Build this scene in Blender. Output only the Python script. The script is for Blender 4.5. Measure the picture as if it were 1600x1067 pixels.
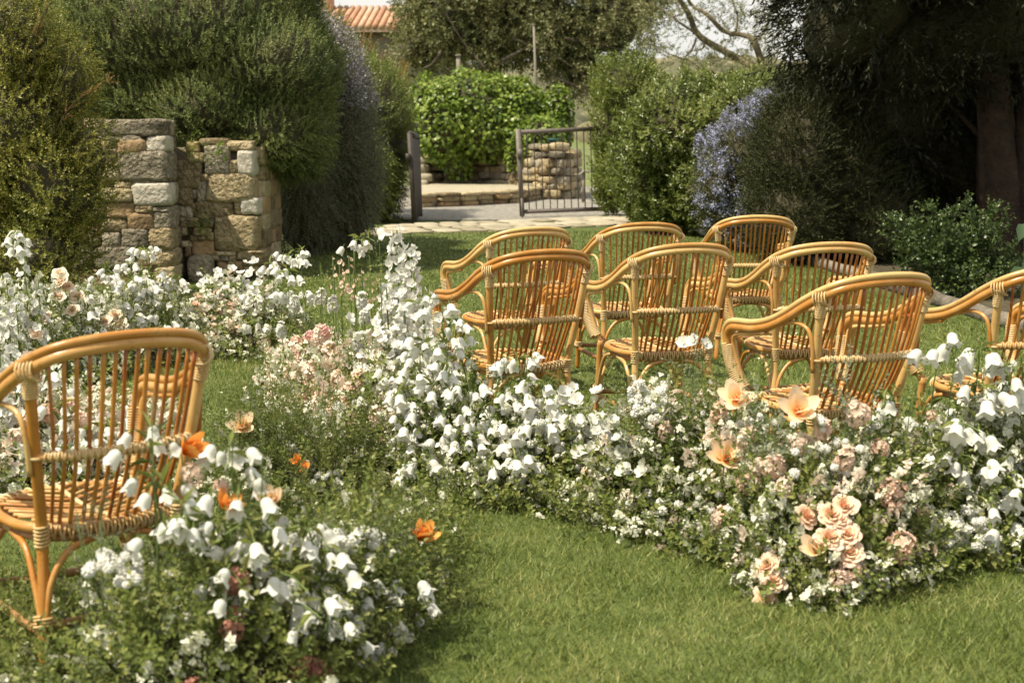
import bpy, math
import numpy as np
from math import radians, pi, sin, cos

sc = bpy.context.scene
for o in list(bpy.data.objects):
    bpy.data.objects.remove(o)

# ------------------------------------------------------------------ camera, sky, sun, exposure
H = 1.416
PITCH = radians(8.228)
FPX = 2222.2
cd = bpy.data.cameras.new('camera')
cam = bpy.data.objects.new('camera', cd)
sc.collection.objects.link(cam)
cam.location = (0, 0, H)
cam.rotation_euler = (pi / 2 - PITCH, 0, 0)
cd.sensor_width = 36.0
cd.lens = 50.0
cd.clip_start = 0.05
cd.clip_end = 5000
cd.dof.use_dof = True
cd.dof.focus_distance = 7.6
cd.dof.aperture_fstop = 4.5
sc.camera = cam

SUN = np.array([-0.45, -0.24, 0.86]); SUN /= np.linalg.norm(SUN)
w = bpy.data.worlds.new('World'); sc.world = w; w.use_nodes = True
wn, wl = w.node_tree.nodes, w.node_tree.links
bg = wn['Background']
sky = wn.new('ShaderNodeTexSky'); sky.sky_type = 'NISHITA'; sky.sun_disc = False
sky.sun_elevation = math.asin(SUN[2]); sky.sun_rotation = math.atan2(SUN[0], SUN[1])
sky.air_density = 1.0; sky.dust_density = 2.2; sky.ozone_density = 1.0
tc = wn.new('ShaderNodeTexCoord')
mp = wn.new('ShaderNodeMapping'); mp.inputs['Scale'].default_value = (1.6, 1.6, 5.0)
cn = wn.new('ShaderNodeTexNoise'); cn.inputs['Scale'].default_value = 2.2; cn.inputs['Detail'].default_value = 7; cn.inputs['Roughness'].default_value = .55
cr = wn.new('ShaderNodeValToRGB'); cr.color_ramp.elements[0].position = .24; cr.color_ramp.elements[1].position = .54
mx = wn.new('ShaderNodeMix'); mx.data_type = 'RGBA'
wl.new(tc.outputs['Generated'], mp.inputs[0]); wl.new(mp.outputs[0], cn.inputs['Vector']); wl.new(cn.outputs['Fac'], cr.inputs[0])
wl.new(cr.outputs[0], mx.inputs['Factor']); wl.new(sky.outputs[0], mx.inputs['A']); mx.inputs['B'].default_value = (5.5, 5.35, 5.0, 1)
wl.new(mx.outputs['Result'], bg.inputs['Color'])
bg.inputs['Strength'].default_value = 0.115

sd = bpy.data.lights.new('sun', 'SUN'); sd.energy = 4.7; sd.angle = radians(.55); sd.color = (1.0, .90, .72)
so = bpy.data.objects.new('sun', sd); sc.collection.objects.link(so)
from mathutils import Vector
so.rotation_euler = Vector((-SUN[0], -SUN[1], -SUN[2])).to_track_quat('-Z', 'Y').to_euler()
so.location = (-8, -2, 15)

sc.view_settings.view_transform = 'Standard'; sc.view_settings.look = 'None'
sc.view_settings.exposure = 0.62; sc.view_settings.gamma = 1.0
sc.render.engine = 'CYCLES'
sc.cycles.use_denoising = True
sc.cycles.max_bounces = 6; sc.cycles.diffuse_bounces = 3; sc.cycles.glossy_bounces = 2
sc.cycles.transmission_bounces = 3; sc.cycles.transparent_max_bounces = 4
sc.cycles.caustics_reflective = False; sc.cycles.caustics_refractive = False
sc.cycles.sample_clamp_indirect = 6

# ------------------------------------------------------------------ helpers
COL = sc.collection
def rng_(s): return np.random.default_rng(s)

def ray(px, py):
    X = (px - 800) / FPX; Yv = -(py - 533.5) / FPX
    d = np.array([X, cos(PITCH) + Yv * sin(PITCH), -sin(PITCH) + Yv * cos(PITCH)])
    return d / d[1]
def at(px, py, Y):
    d = ray(px, py); return np.array([d[0] * Y, Y, H + d[2] * Y])
def ground(px, py, z=0.0):
    d = ray(px, py); return np.array([d[0], 1, d[2]]) * ((z - H) / d[2]) + np.array([0, 0, H])
def ppm(Y): return FPX / Y

def mk(name, V, F, mat, parent=None, smooth=False, link=True):
    me = bpy.data.meshes.new(name)
    V = np.asarray(V, dtype=np.float32)
    Fs = F if isinstance(F, list) else [F]
    Fs = [np.asarray(f, dtype=np.int32) for f in Fs if len(f)]
    nl = sum(f.size for f in Fs); npoly = sum(len(f) for f in Fs)
    me.vertices.add(len(V)); me.vertices.foreach_set('co', V.ravel())
    me.loops.add(nl); me.loops.foreach_set('vertex_index', np.concatenate([f.ravel() for f in Fs]))
    me.polygons.add(npoly)
    tot = np.concatenate([np.full(len(f), f.shape[1], dtype=np.int32) for f in Fs])
    st = np.concatenate([[0], np.cumsum(tot)[:-1]]).astype(np.int32)
    me.polygons.foreach_set('loop_start', st)
    me.polygons.foreach_set('loop_total', tot)
    if smooth: me.polygons.foreach_set('use_smooth', np.ones(npoly, dtype=bool))
    me.update(calc_edges=True); me.validate()
    for m in (mat if isinstance(mat, (list, tuple)) else [mat]): me.materials.append(m)
    if not link: return me
    return ob(name, me, parent)

def ob(name, me, parent=None, loc=None, rot=None, scale=None):
    o = bpy.data.objects.new(name, me); COL.objects.link(o)
    if parent is not None: o.parent = parent
    if loc is not None: o.location = loc
    if rot is not None: o.rotation_euler = rot
    if scale is not None: o.scale = (scale,) * 3 if np.isscalar(scale) else scale
    return o

def tag(o, label=None, cat=None, group=None, kind=None):
    if label: o['label'] = label
    if cat: o['category'] = cat
    if group: o['group'] = group
    if kind: o['kind'] = kind
    return o

def empty(name, loc, label, cat, group=None, rz=0):
    o = bpy.data.objects.new(name, None); COL.objects.link(o)
    o.location = loc; o.rotation_euler = (0, 0, rz); o.empty_display_size = .1
    return tag(o, label, cat, group)

def copy_tree(o, parent=None):
    c = o.copy(); COL.objects.link(c); c.parent = parent
    for ch in list(o.children): copy_tree(ch, c)
    return c

def catmull(P, n):
    P = np.asarray(P, float)
    if len(P) < 3:
        t = np.linspace(0, 1, n)[:, None]; return P[0] * (1 - t) + P[-1] * t
    Q = np.vstack([2 * P[0] - P[1], P, 2 * P[-1] - P[-2]])
    out = []; m = len(P) - 1
    for t in np.linspace(0, m, n):
        i = min(int(t), m - 1); u = t - i
        a, b, c, d = Q[i], Q[i + 1], Q[i + 2], Q[i + 3]
        out.append(.5 * (2 * b + (c - a) * u + (2 * a - 5 * b + 4 * c - d) * u * u + (3 * b - a - 3 * c + d) * u ** 3))
    return np.array(out)

def tube(P, R, sides=8, caps=True):
    P = np.asarray(P, float); n = len(P)
    R = np.full(n, R) if np.isscalar(R) else np.interp(np.linspace(0, 1, n), np.linspace(0, 1, len(R)), R)
    T = np.gradient(P, axis=0); T /= np.linalg.norm(T, axis=1)[:, None] + 1e-12
    ref = np.array([0, 0, 1.]) if abs(T[0][2]) < .9 else np.array([1., 0, 0])
    N = []; a = ref - T[0] * (ref @ T[0]); a /= np.linalg.norm(a)
    for i in range(n):
        a = a - T[i] * (a @ T[i]); a /= np.linalg.norm(a) + 1e-12; N.append(a)
    N = np.array(N); B = np.cross(T, N)
    th = np.arange(sides) * 2 * pi / sides
    V = P[:, None] + R[:, None, None] * (np.cos(th)[None, :, None] * N[:, None] + np.sin(th)[None, :, None] * B[:, None])
    V = V.reshape(-1, 3)
    i = np.arange(n - 1)[:, None] * sides; j = np.arange(sides)[None]; j2 = (j + 1) % sides
    F = np.stack([i + j, i + j2, i + sides + j2, i + sides + j], -1).reshape(-1, 4)
    if caps:
        V = np.vstack([V, P[:1], P[-1:]]); c0 = n * sides
        j = np.arange(sides); j2 = (j + 1) % sides
        T3 = np.vstack([np.stack([np.full(sides, c0), j2, j], -1), np.stack([np.full(sides, c0 + 1), (n - 1) * sides + j, (n - 1) * sides + j2], -1)])
        return V, [F, T3]
    return V, [F]

def join(parts):
    Vs, F3, F4, o = [], [], [], 0
    for V, F in parts:
        for f in (F if isinstance(F, list) else [F]):
            f = np.asarray(f)
            if not len(f): continue
            (F3 if f.shape[1] == 3 else F4).append(f + o)
        Vs.append(V); o += len(V)
    R = []
    if F3: R.append(np.vstack(F3))
    if F4: R.append(np.vstack(F4))
    return np.vstack(Vs), R

def box(c, s, jit=0, r=None):
    x, y, z = np.array(s) / 2
    V = np.array([[a, b, d] for a in (-x, x) for b in (-y, y) for d in (-z, z)])
    if jit: V = V + (r.random(V.shape) - .5) * jit
    V = V + np.array(c)
    F = np.array([[0, 1, 3, 2], [4, 6, 7, 5], [0, 4, 5, 1], [2, 3, 7, 6], [0, 2, 6, 4], [1, 5, 7, 3]])
    return V, [F]

def helix(A, B, r, pitch, rt, sides=4, seg=9, phase=0, hand=1, ex=None):
    A, B = np.array(A, float), np.array(B, float); L = np.linalg.norm(B - A); t = (B - A) / L
    n = np.cross(t, [0.3, .8, .1]) if ex is None else np.array(ex[0]) - t * (np.array(ex[0]) @ t); n /= np.linalg.norm(n); b = np.cross(t, n)
    k = max(2, int(L / pitch * seg)); u = np.linspace(0, 1, k); th = phase + hand * u * L / pitch * 2 * pi
    e = 1 if ex is None else ex[1]
    P = A + u[:, None] * (B - A) + r * (np.cos(th)[:, None] * n * e + np.sin(th)[:, None] * b)
    return tube(P, rt, sides, False)

def helix_path(P, r, pitch, rt, seg=9, phase=0, hand=1, sides=4):
    P = np.asarray(P); d = np.concatenate([[0], np.cumsum(np.linalg.norm(np.diff(P, axis=0), axis=1))])
    L = d[-1]; k = int(L / pitch * seg); s = np.linspace(0, L, k)
    Q = np.stack([np.interp(s, d, P[:, i]) for i in range(3)], -1)
    T = np.gradient(Q, axis=0); T /= np.linalg.norm(T, axis=1)[:, None]
    N = np.cross(T, [0, 0, 1.]); N /= np.linalg.norm(N, axis=1)[:, None] + 1e-9; B = np.cross(T, N)
    th = phase + hand * s / pitch * 2 * pi
    return tube(Q + r * (np.cos(th)[:, None] * N + np.sin(th)[:, None] * B), rt, sides, False)

# ------------------------------------------------------------------ materials
def new_mat(name):
    m = bpy.data.materials.new(name); m.use_nodes = True
    return m, m.node_tree.nodes, m.node_tree.links, m.node_tree.nodes['Principled BSDF']
def ramp(nodes, cols):
    r = nodes.new('ShaderNodeValToRGB'); el = r.color_ramp.elements
    while len(el) < len(cols): el.new(.5)
    for i, (p, c) in enumerate(cols): el[i].position = p; el[i].color = (*c, 1)
    return r

def leaf_mat(name, cols, rough=.55, trans=.3, spec=.35, big=None, gain=1.0):
    cols = [tuple(min(.9, v * gain) for v in c) for c in cols]
    m, n, l, b = new_mat(name)
    g = n.new('ShaderNodeNewGeometry')
    r = ramp(n, [(i / (len(cols) - 1), c) for i, c in enumerate(cols)])
    if big:                                    # slow drift of hue from clump to clump
        tco = n.new('ShaderNodeTexCoord'); nz = n.new('ShaderNodeTexNoise'); nz.inputs['Scale'].default_value = big; nz.inputs['Detail'].default_value = 2
        l.new(tco.outputs['Object'], nz.inputs['Vector'])
        ma = n.new('ShaderNodeMath'); ma.operation = 'MULTIPLY_ADD'; ma.inputs[1].default_value = 1.3; ma.inputs[2].default_value = -.65
        l.new(nz.outputs['Fac'], ma.inputs[0])
        ad = n.new('ShaderNodeMath'); ad.operation = 'ADD'; ad.use_clamp = True
        l.new(ma.outputs[0], ad.inputs[0]); l.new(g.outputs['Random Per Island'], ad.inputs[1]); l.new(ad.outputs[0], r.inputs[0])
    else:
        l.new(g.outputs['Random Per Island'], r.inputs[0])
    l.new(r.outputs[0], b.inputs['Base Color'])
    b.inputs['Roughness'].default_value = rough; b.inputs['Specular IOR Level'].default_value = spec
    if trans:
        t = n.new('ShaderNodeBsdfTranslucent'); mxs = n.new('ShaderNodeMixShader'); mxs.inputs[0].default_value = trans
        l.new(r.outputs[0], t.inputs[0]); l.new(b.outputs[0], mxs.inputs[1]); l.new(t.outputs[0], mxs.inputs[2])
        l.new(mxs.outputs[0], n['Material Output'].inputs[0])
    return m

def petal_mat(name, c0, c1, trans=.35, radial=None, rmax=.05):
    m, n, l, b = new_mat(name)
    oi = n.new('ShaderNodeObjectInfo'); r = ramp(n, [(0, c0), (1, c1)])
    l.new(oi.outputs['Random'], r.inputs[0]); colr = r.outputs[0]
    if radial:
        tco = n.new('ShaderNodeTexCoord'); ln = n.new('ShaderNodeVectorMath'); ln.operation = 'LENGTH'
        l.new(tco.outputs['Object'], ln.inputs[0])
        dv = n.new('ShaderNodeMath'); dv.operation = 'DIVIDE'; dv.inputs[1].default_value = rmax; l.new(ln.outputs['Value'], dv.inputs[0])
        rr = ramp(n, radial); l.new(dv.outputs[0], rr.inputs[0])
        mm = n.new('ShaderNodeMix'); mm.data_type = 'RGBA'; mm.blend_type = 'MULTIPLY'; mm.inputs['Factor'].default_value = 1
        l.new(colr, mm.inputs['A']); l.new(rr.outputs[0], mm.inputs['B']); colr = mm.outputs['Result']
    l.new(colr, b.inputs['Base Color']); b.inputs['Roughness'].default_value = .6; b.inputs['Specular IOR Level'].default_value = .25
    t = n.new('ShaderNodeBsdfTranslucent'); mxs = n.new('ShaderNodeMixShader'); mxs.inputs[0].default_value = trans
    l.new(colr, t.inputs[0]); l.new(b.outputs[0], mxs.inputs[1]); l.new(t.outputs[0], mxs.inputs[2]); l.new(mxs.outputs[0], n['Material Output'].inputs[0])
    return m

def noise_mat(name, cols, scale=8, detail=6, rough=.85, bump=.4, bscale=None, spec=.3, objrand=0, dist=.02, rscale=None):
    m, n, l, b = new_mat(name)
    tco = n.new('ShaderNodeTexCoord')
    nz = n.new('ShaderNodeTexNoise'); nz.inputs['Scale'].default_value = scale; nz.inputs['Detail'].default_value = detail; nz.inputs['Roughness'].default_value = .72 if objrand else .62
    src = tco.outputs['Object']
    if objrand:
        oi = n.new('ShaderNodeObjectInfo'); va = n.new('ShaderNodeVectorMath'); va.operation = 'ADD'
        sc_ = n.new('ShaderNodeMath'); sc_.operation = 'MULTIPLY'; sc_.inputs[1].default_value = 37
        l.new(oi.outputs['Random'], sc_.inputs[0]); l.new(tco.outputs['Object'], va.inputs[0]); l.new(sc_.outputs[0], va.inputs[1]); src = va.outputs[0]
    l.new(src, nz.inputs['Vector'])
    r = ramp(n, cols); fac = nz.outputs['Fac']
    if objrand:
        a = n.new('ShaderNodeMath'); a.operation = 'MULTIPLY_ADD'; a.inputs[1].default_value = objrand; a.inputs[2].default_value = -objrand / 2
        l.new(oi.outputs['Random'], a.inputs[0]); a2 = n.new('ShaderNodeMath'); a2.operation = 'ADD'; a2.use_clamp = True
        l.new(a.outputs[0], a2.inputs[0]); l.new(fac, a2.inputs[1]); fac = a2.outputs[0]
    l.new(fac, r.inputs[0]); l.new(r.outputs[0], b.inputs['Base Color'])
    b.inputs['Roughness'].default_value = rough; b.inputs['Specular IOR Level'].default_value = spec
    if bump:
        n2 = n.new('ShaderNodeTexNoise'); n2.inputs['Scale'].default_value = bscale or scale * 3; n2.inputs['Detail'].default_value = 5
        l.new(src, n2.inputs['Vector']); bp = n.new('ShaderNodeBump'); bp.inputs['Strength'].default_value = bump; bp.inputs['Distance'].default_value = dist
        l.new(n2.outputs['Fac'], bp.inputs['Height']); l.new(bp.outputs[0], b.inputs['Normal'])
    return m

def rattan(name, pale, deep, rough=.32, spec=.55, knots=True):
    m, n, l, b = new_mat(name)
    tco = n.new('ShaderNodeTexCoord'); oi = n.new('ShaderNodeObjectInfo')
    va = n.new('ShaderNodeVectorMath'); va.operation = 'ADD'; s1 = n.new('ShaderNodeMath'); s1.operation = 'MULTIPLY'; s1.inputs[1].default_value = 51
    l.new(oi.outputs['Random'], s1.inputs[0]); l.new(tco.outputs['Object'], va.inputs[0]); l.new(s1.outputs[0], va.inputs[1])
    nz = n.new('ShaderNodeTexNoise'); nz.inputs['Scale'].default_value = 9; nz.inputs['Detail'].default_value = 5; nz.inputs['Roughness'].default_value = .6
    l.new(va.outputs[0], nz.inputs['Vector'])
    ma = n.new('ShaderNodeMath'); ma.operation = 'MULTIPLY_ADD'; ma.inputs[1].default_value = .55; ma.inputs[2].default_value = -.27; l.new(oi.outputs['Random'], ma.inputs[0])
    ad = n.new('ShaderNodeMath'); ad.operation = 'ADD'; ad.use_clamp = True; l.new(ma.outputs[0], ad.inputs[0]); l.new(nz.outputs['Fac'], ad.inputs[1])
    mid = tuple((a + c) / 2 for a, c in zip(pale, deep))
    r = ramp(n, [(.22, pale), (.5, mid), (.8, deep)]); l.new(ad.outputs[0], r.inputs[0]); colr = r.outputs[0]
    if knots:
        n3 = n.new('ShaderNodeTexNoise'); n3.inputs['Scale'].default_value = 60; n3.inputs['Detail'].default_value = 3; l.new(va.outputs[0], n3.inputs['Vector'])
        r3 = ramp(n, [(.62, (1, 1, 1)), (.75, (.45, .36, .28))]); l.new(n3.outputs['Fac'], r3.inputs[0])
        mm = n.new('ShaderNodeMix'); mm.data_type = 'RGBA'; mm.blend_type = 'MULTIPLY'; mm.inputs['Factor'].default_value = .7
        l.new(colr, mm.inputs['A']); l.new(r3.outputs[0], mm.inputs['B']); colr = mm.outputs['Result']
    l.new(colr, b.inputs['Base Color']); b.inputs['Roughness'].default_value = rough; b.inputs['Specular IOR Level'].default_value = spec
    n4 = n.new('ShaderNodeTexNoise'); n4.inputs['Scale'].default_value = 130; l.new(va.outputs[0], n4.inputs['Vector'])
    bp = n.new('ShaderNodeBump'); bp.inputs['Strength'].default_value = .25; bp.inputs['Distance'].default_value = .002
    l.new(n4.outputs['Fac'], bp.inputs['Height']); l.new(bp.outputs[0], b.inputs['Normal'])
    return m

M = {}
M['pole'] = rattan('rattan_pole', (.60, .41, .16), (.42, .18, .03))
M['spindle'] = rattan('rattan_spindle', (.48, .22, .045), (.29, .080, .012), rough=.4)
M['rod'] = rattan('rattan_rod', (.58, .38, .14), (.38, .15, .03), rough=.45)
M['wrap'] = rattan('rattan_wrap', (.66, .51, .27), (.52, .35, .14), rough=.5, knots=False)
M['stretch'] = rattan('rattan_stretcher', (.42, .24, .09), (.24, .10, .03), rough=.5)
M['lawn'] = noise_mat('lawn_soil', [(.3, (.060, .085, .018)), (.5, (.085, .115, .026)), (.75, (.12, .135, .040))], scale=5, detail=8, bump=.6, bscale=60, dist=.03)
M['blade'] = leaf_mat('grass_blade', [(.050, .080, .012), (.105, .145, .024), (.175, .215, .046), (.30, .29, .10)], rough=.5, trans=.3, big=2.2, gain=1.15)
M['stone_tan'] = noise_mat('stone_tan', [(.28, (.17, .13, .07)), (.5, (.38, .30, .17)), (.72, (.54, .45, .28))], scale=10, bump=1, bscale=26, objrand=.35, dist=.07)
M['stone_grey'] = noise_mat('stone_grey', [(.28, (.12, .10, .07)), (.5, (.31, .27, .195)), (.72, (.52, .46, .355))], scale=13, bump=1.0, bscale=30, objrand=.25, dist=.08)
M['stone_pale'] = noise_mat('stone_pale', [(.25, (.30, .26, .195)), (.5, (.50, .46, .375)), (.75, (.66, .62, .53))], scale=9, bump=.7, bscale=30, objrand=.1, dist=.03)
M['stone_rust'] = noise_mat('stone_rust', [(.25, (.15, .095, .05)), (.5, (.31, .215, .12)), (.75, (.42, .29, .14))], scale=9, bump=.8, bscale=24, objrand=.3, dist=.03)
M['mortar'] = noise_mat('mortar', [(.3, (.10, .078, .05)), (.7, (.22, .18, .115))], scale=16, bump=.7)
M['path'] = noise_mat('path_gravel', [(.3, (.12, .11, .09)), (.5, (.23, .215, .185)), (.7, (.36, .34, .295))], scale=9, detail=12, bump=.5, bscale=60)
M['paver'] = noise_mat('paver', [(.3, (.24, .21, .145)), (.6, (.37, .33, .24)), (.8, (.45, .40, .30))], scale=5, bump=.4, objrand=.35)
M['metal'] = noise_mat('gate_metal', [(.3, (.12, .10, .088)), (.7, (.19, .165, .145))], scale=14, rough=.55, bump=.1)
M['metal_dark'] = noise_mat('gate_board_paint', [(.3, (.040, .034, .030)), (.7, (.075, .062, .054))], scale=14, rough=.6, bump=.1)
M['mulch'] = noise_mat('bed_mulch', [(.3, (.045, .034, .022)), (.5, (.075, .06, .036)), (.7, (.10, .10, .05))], scale=9, detail=10, bump=.8, bscale=40, dist=.03)
M['bark'] = noise_mat('bark', [(.3, (.065, .050, .035)), (.55, (.13, .105, .075)), (.8, (.21, .18, .13))], scale=11, bump=.9, bscale=30, dist=.03)
M['bark_pale'] = noise_mat('bark_pale', [(.3, (.10, .080, .050)), (.55, (.19, .155, .095)), (.8, (.29, .25, .17))], scale=5, bump=.7, bscale=20, dist=.04)
M['twig'] = noise_mat('twig', [(.3, (.045, .040, .022)), (.7, (.085, .075, .040))], scale=9, bump=.8, bscale=20, dist=.06)
M['log'] = noise_mat('edging_log', [(.3, (.10, .085, .066)), (.55, (.19, .165, .13)), (.8, (.29, .26, .21))], scale=14, bump=.7, objrand=.3)
M['white_pet'] = petal_mat('white_petal', (.79, .78, .72), (.71, .715, .65), trans=.3)
M['rose'] = petal_mat('cream_rose_petal', (.88, .70, .56), (.88, .76, .66), trans=.25, radial=[(.2, (1, .62, .36)), (.6, (1, .86, .72)), (1, (1, 1, 1))], rmax=.048)
M['rose_cream'] = petal_mat('pale_rose_petal', (.87, .76, .62), (.88, .80, .70), radial=[(0, (1, .66, .38)), (.5, (1, .90, .78)), (1, (1, 1, 1))], rmax=.045)
M['tulip'] = petal_mat('peach_tulip_petal', (.92, .70, .45), (.93, .78, .58), radial=[(.1, (.95, .42, .10)), (.36, (1, .82, .58)), (.7, (1, 1, 1))], rmax=.06)
M['tulip_orange'] = petal_mat('orange_tulip_petal', (.85, .33, .05), (.90, .45, .12), radial=[(.12, (.9, .6, .3)), (1, (1, 1, 1))], rmax=.06)
M['blush'] = petal_mat('blush_petal', (.84, .60, .46), (.86, .72, .60))
M['pink'] = petal_mat('pink_petal', (.80, .45, .40), (.84, .58, .52))
M['dusky'] = petal_mat('dusky_petal', (.36, .15, .11), (.46, .23, .16), trans=.2)
M['calyx'] = leaf_mat('calyx_green', [(.20, .27, .075), (.30, .36, .13)], trans=.3)
M['stem'] = noise_mat('stem_green', [(.3, (.10, .155, .04)), (.7, (.16, .22, .07))], scale=12, bump=0, rough=.5)
M['arr_leaf'] = leaf_mat('arrangement_leaf', [(.060, .085, .018), (.095, .125, .026), (.145, .17, .038), (.21, .22, .065)], rough=.5, trans=.35, big=3.0, gain=1.45)
M['arr_fern'] = leaf_mat('feathery_leaf', [(.082, .105, .026), (.12, .145, .036), (.175, .195, .060)], rough=.55, trans=.35, big=3.0, gain=1.3)
M['arr_grey'] = leaf_mat('silvery_leaf', [(.17, .20, .12), (.24, .27, .17)], rough=.6, trans=.25)
M['filler_white'] = leaf_mat('filler_blossom_white', [(.68, .69, .50), (.80, .79, .68)], trans=.2, rough=.6)
M['filler_blush'] = leaf_mat('filler_blossom_blush', [(.80, .62, .50), (.86, .78, .66)], trans=.3, rough=.6)
M['rosemary'] = leaf_mat('rosemary_needle', [(.042, .060, .016), (.070, .092, .026), (.11, .13, .042), (.165, .170, .055)], rough=.45, trans=.3, big=1.6, gain=2.0)
M['grey_rosemary'] = leaf_mat('grey_rosemary_needle', [(.075, .085, .045), (.12, .125, .072), (.17, .17, .105)], rough=.55, trans=.25, big=1.5, gain=1.6)
M['lilac'] = leaf_mat('lilac_blossom', [(.36, .32, .38), (.50, .46, .52)], trans=.25, rough=.65)
M['boxleaf'] = leaf_mat('box_leaf', [(.060, .070, .012), (.105, .115, .018), (.165, .165, .028), (.24, .21, .045)], rough=.4, trans=.35, spec=.5, big=1.8, gain=1.65)
M['copper'] = leaf_mat('copper_leaf', [(.27, .13, .035), (.33, .20, .06)], rough=.45, trans=.35)
M['feather'] = leaf_mat('feathery_shrub_leaf', [(.085, .115, .045), (.14, .175, .075)], trans=.25, big=1.5)
M['ivy'] = leaf_mat('ivy_leaf', [(.055, .095, .010), (.105, .165, .018), (.17, .24, .032), (.25, .31, .06)], rough=.38, trans=.35, spec=.4, big=1.2, gain=1.15)
M['oak'] = leaf_mat('oak_leaf', [(.034, .042, .013), (.070, .080, .026), (.12, .125, .045), (.20, .19, .085)], rough=.45, trans=.3, spec=.5, big=.7, gain=1.6)
M['pitt'] = leaf_mat('pittosporum_leaf', [(.060, .080, .014), (.115, .145, .024), (.19, .22, .045)], rough=.36, trans=.35, spec=.55, big=1.0, gain=1.35)
M['laurel'] = leaf_mat('glossy_hedge_leaf', [(.050, .070, .014), (.090, .120, .022), (.155, .19, .04), (.23, .25, .08)], rough=.34, trans=.35, spec=.6, big=.9, gain=1.3)
M['ceanothus'] = leaf_mat('ceanothus_leaf', [(.045, .055, .018), (.085, .090, .032), (.13, .13, .05)], rough=.45, trans=.2)
M['blue'] = leaf_mat('blue_blossom', [(.27, .29, .46), (.38, .40, .57), (.50, .52, .67)], trans=.25, rough=.65)
M['juniper'] = leaf_mat('juniper_spray', [(.034, .042, .014), (.058, .066, .020), (.085, .09, .03)], rough=.6, trans=.2, big=1.2, gain=.85)
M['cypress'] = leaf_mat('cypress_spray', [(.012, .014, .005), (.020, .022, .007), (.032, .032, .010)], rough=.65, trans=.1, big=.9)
M['roseleaf'] = leaf_mat('rose_bush_leaf', [(.034, .060, .016), (.060, .095, .024), (.10, .14, .035)], rough=.38, trans=.3, spec=.5, gain=1.1)
M['bigleaf'] = leaf_mat('broad_leaf', [(.055, .10, .045), (.085, .14, .065)], rough=.4, trans=.3)
M['hill'] = noise_mat('hill_woods', [(.3, (.085, .090, .045)), (.5, (.145, .145, .078)), (.7, (.21, .19, .11))], scale=.05, detail=10, bump=.6, bscale=.25, dist=3)
M['field'] = noise_mat('terrain', [(.3, (.09, .12, .035)), (.7, (.16, .18, .06))], scale=.3, detail=8, bump=.2)
M['plaster'] = noise_mat('old_wall', [(.3, (.20, .165, .12)), (.7, (.36, .31, .235))], scale=3, bump=.4)
M['tile'] = noise_mat('roof_tile', [(.3, (.36, .19, .11)), (.55, (.47, .28, .17)), (.8, (.52, .40, .30))], scale=2.2, bump=.3, objrand=.5)
M['wood_grey'] = noise_mat('weathered_post', [(.3, (.17, .15, .12)), (.7, (.28, .25, .20))], scale=6, bump=.3)
M['teal'] = noise_mat('teal_paint', [(.3, (.03, .10, .085)), (.7, (.05, .14, .12))], scale=8, bump=.05)

# ------------------------------------------------------------------ foliage kit
def unit(v): return v / (np.linalg.norm(v, axis=-1, keepdims=True) + 1e-9)
def rdir(n, r): return unit(r.normal(size=(n, 3)))
def bases(d, nrm, s):
    y = unit(d); z = unit(nrm - (nrm * y).sum(1, keepdims=True) * y); x = np.cross(y, z)
    return np.stack([x, y, z], -1) * np.reshape(s, (-1, 1, 1))
def scatter(tm, Mx, pos):
    V, F = tm; n, k = len(pos), len(V)
    W = np.einsum('nij,kj->nki', Mx, V) + pos[:, None]
    G = (F[None] + (np.arange(n) * k)[:, None, None]).reshape(-1, F.shape[1])
    return W.reshape(-1, 3), G
def leaf(wd=.5, droop=.12, fold=.07):
    V = np.array([[0, 0, 0], [wd / 2, .45, fold], [0, 1, -droop], [-wd / 2, .45, fold]], float)
    return V, np.array([[0, 1, 2], [0, 2, 3]])
def leaf6(wd=.55, droop=.18, fold=.06):
    V = np.array([[0, 0, 0], [wd * .42, .28, fold], [wd * .45, .62, fold * .6], [0, 1, -droop], [-wd * .45, .62, fold * .6], [-wd * .42, .28, fold], [0, .5, 0]], float)
    return V, np.array([[0, 1, 6], [1, 2, 6], [2, 3, 6], [3, 4, 6], [4, 5, 6], [5, 0, 6]])
def sprig(n, L, ll, lw, ang, r, stem_r=.0015, curve=.15, lf=None, t0=.1, taper=.4):
    """a shoot along +Y with n leaves round it"""
    t = t0 + (1 - t0) * (np.arange(n) + .5) / n; ph = np.arange(n) * 2.4 + r.random(n) * .8
    P = np.stack([0 * t, t * L, curve * L * t * t], -1)
    rad = np.stack([np.cos(ph), 0 * ph, np.sin(ph)], -1)
    a = ang * (1.1 - .5 * t) + r.normal(size=n) * .12
    d = rad * np.sin(a)[:, None] + np.array([0, 1, 0]) * np.cos(a)[:, None]
    nr = np.cross(d, np.cross(np.array([0, 1., 0]), rad)) + r.normal(size=(n, 3)) * .2
    s = ll * (1 - taper * t) * (.8 + .4 * r.random(n))
    V, F = scatter(lf or leaf(lw), bases(d, nr, s), P)
    if stem_r:
        sp = np.array([[0, u * L, curve * L * u * u] for u in (0, .5, 1)])
        sv, sf = tube(sp, [stem_r, stem_r * .4], 3, False)
        q = sf[0]; F = np.vstack([F, np.vstack([q[:, :3], q[:, [0, 2, 3]]]) + len(V)]); V = np.vstack([V, sv])
    return V, F
def multi(tms, Mx, pos, r):
    k = r.integers(0, len(tms), len(pos)); out = []
    for i, t in enumerate(tms):
        s = k == i
        if s.any(): out.append(scatter(t, Mx[s], pos[s]))
    V, F = join([(v, f) for v, f in out])
    return V, F
def lumps(p, f, seed):
    r = rng_(seed); K = r.normal(size=(7, 3)) * f; ph = r.random(7) * 6.28
    return np.sin(p @ K.T + ph).mean(1)
def ell(px, py, Y, rx, rz, ry=None, dY=0):
    c = at(px, py, Y); s = Y / FPX
    return (c + np.array([0, dY, 0]), np.array([rx * s, ry if ry else rx * s, rz * s]))
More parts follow.
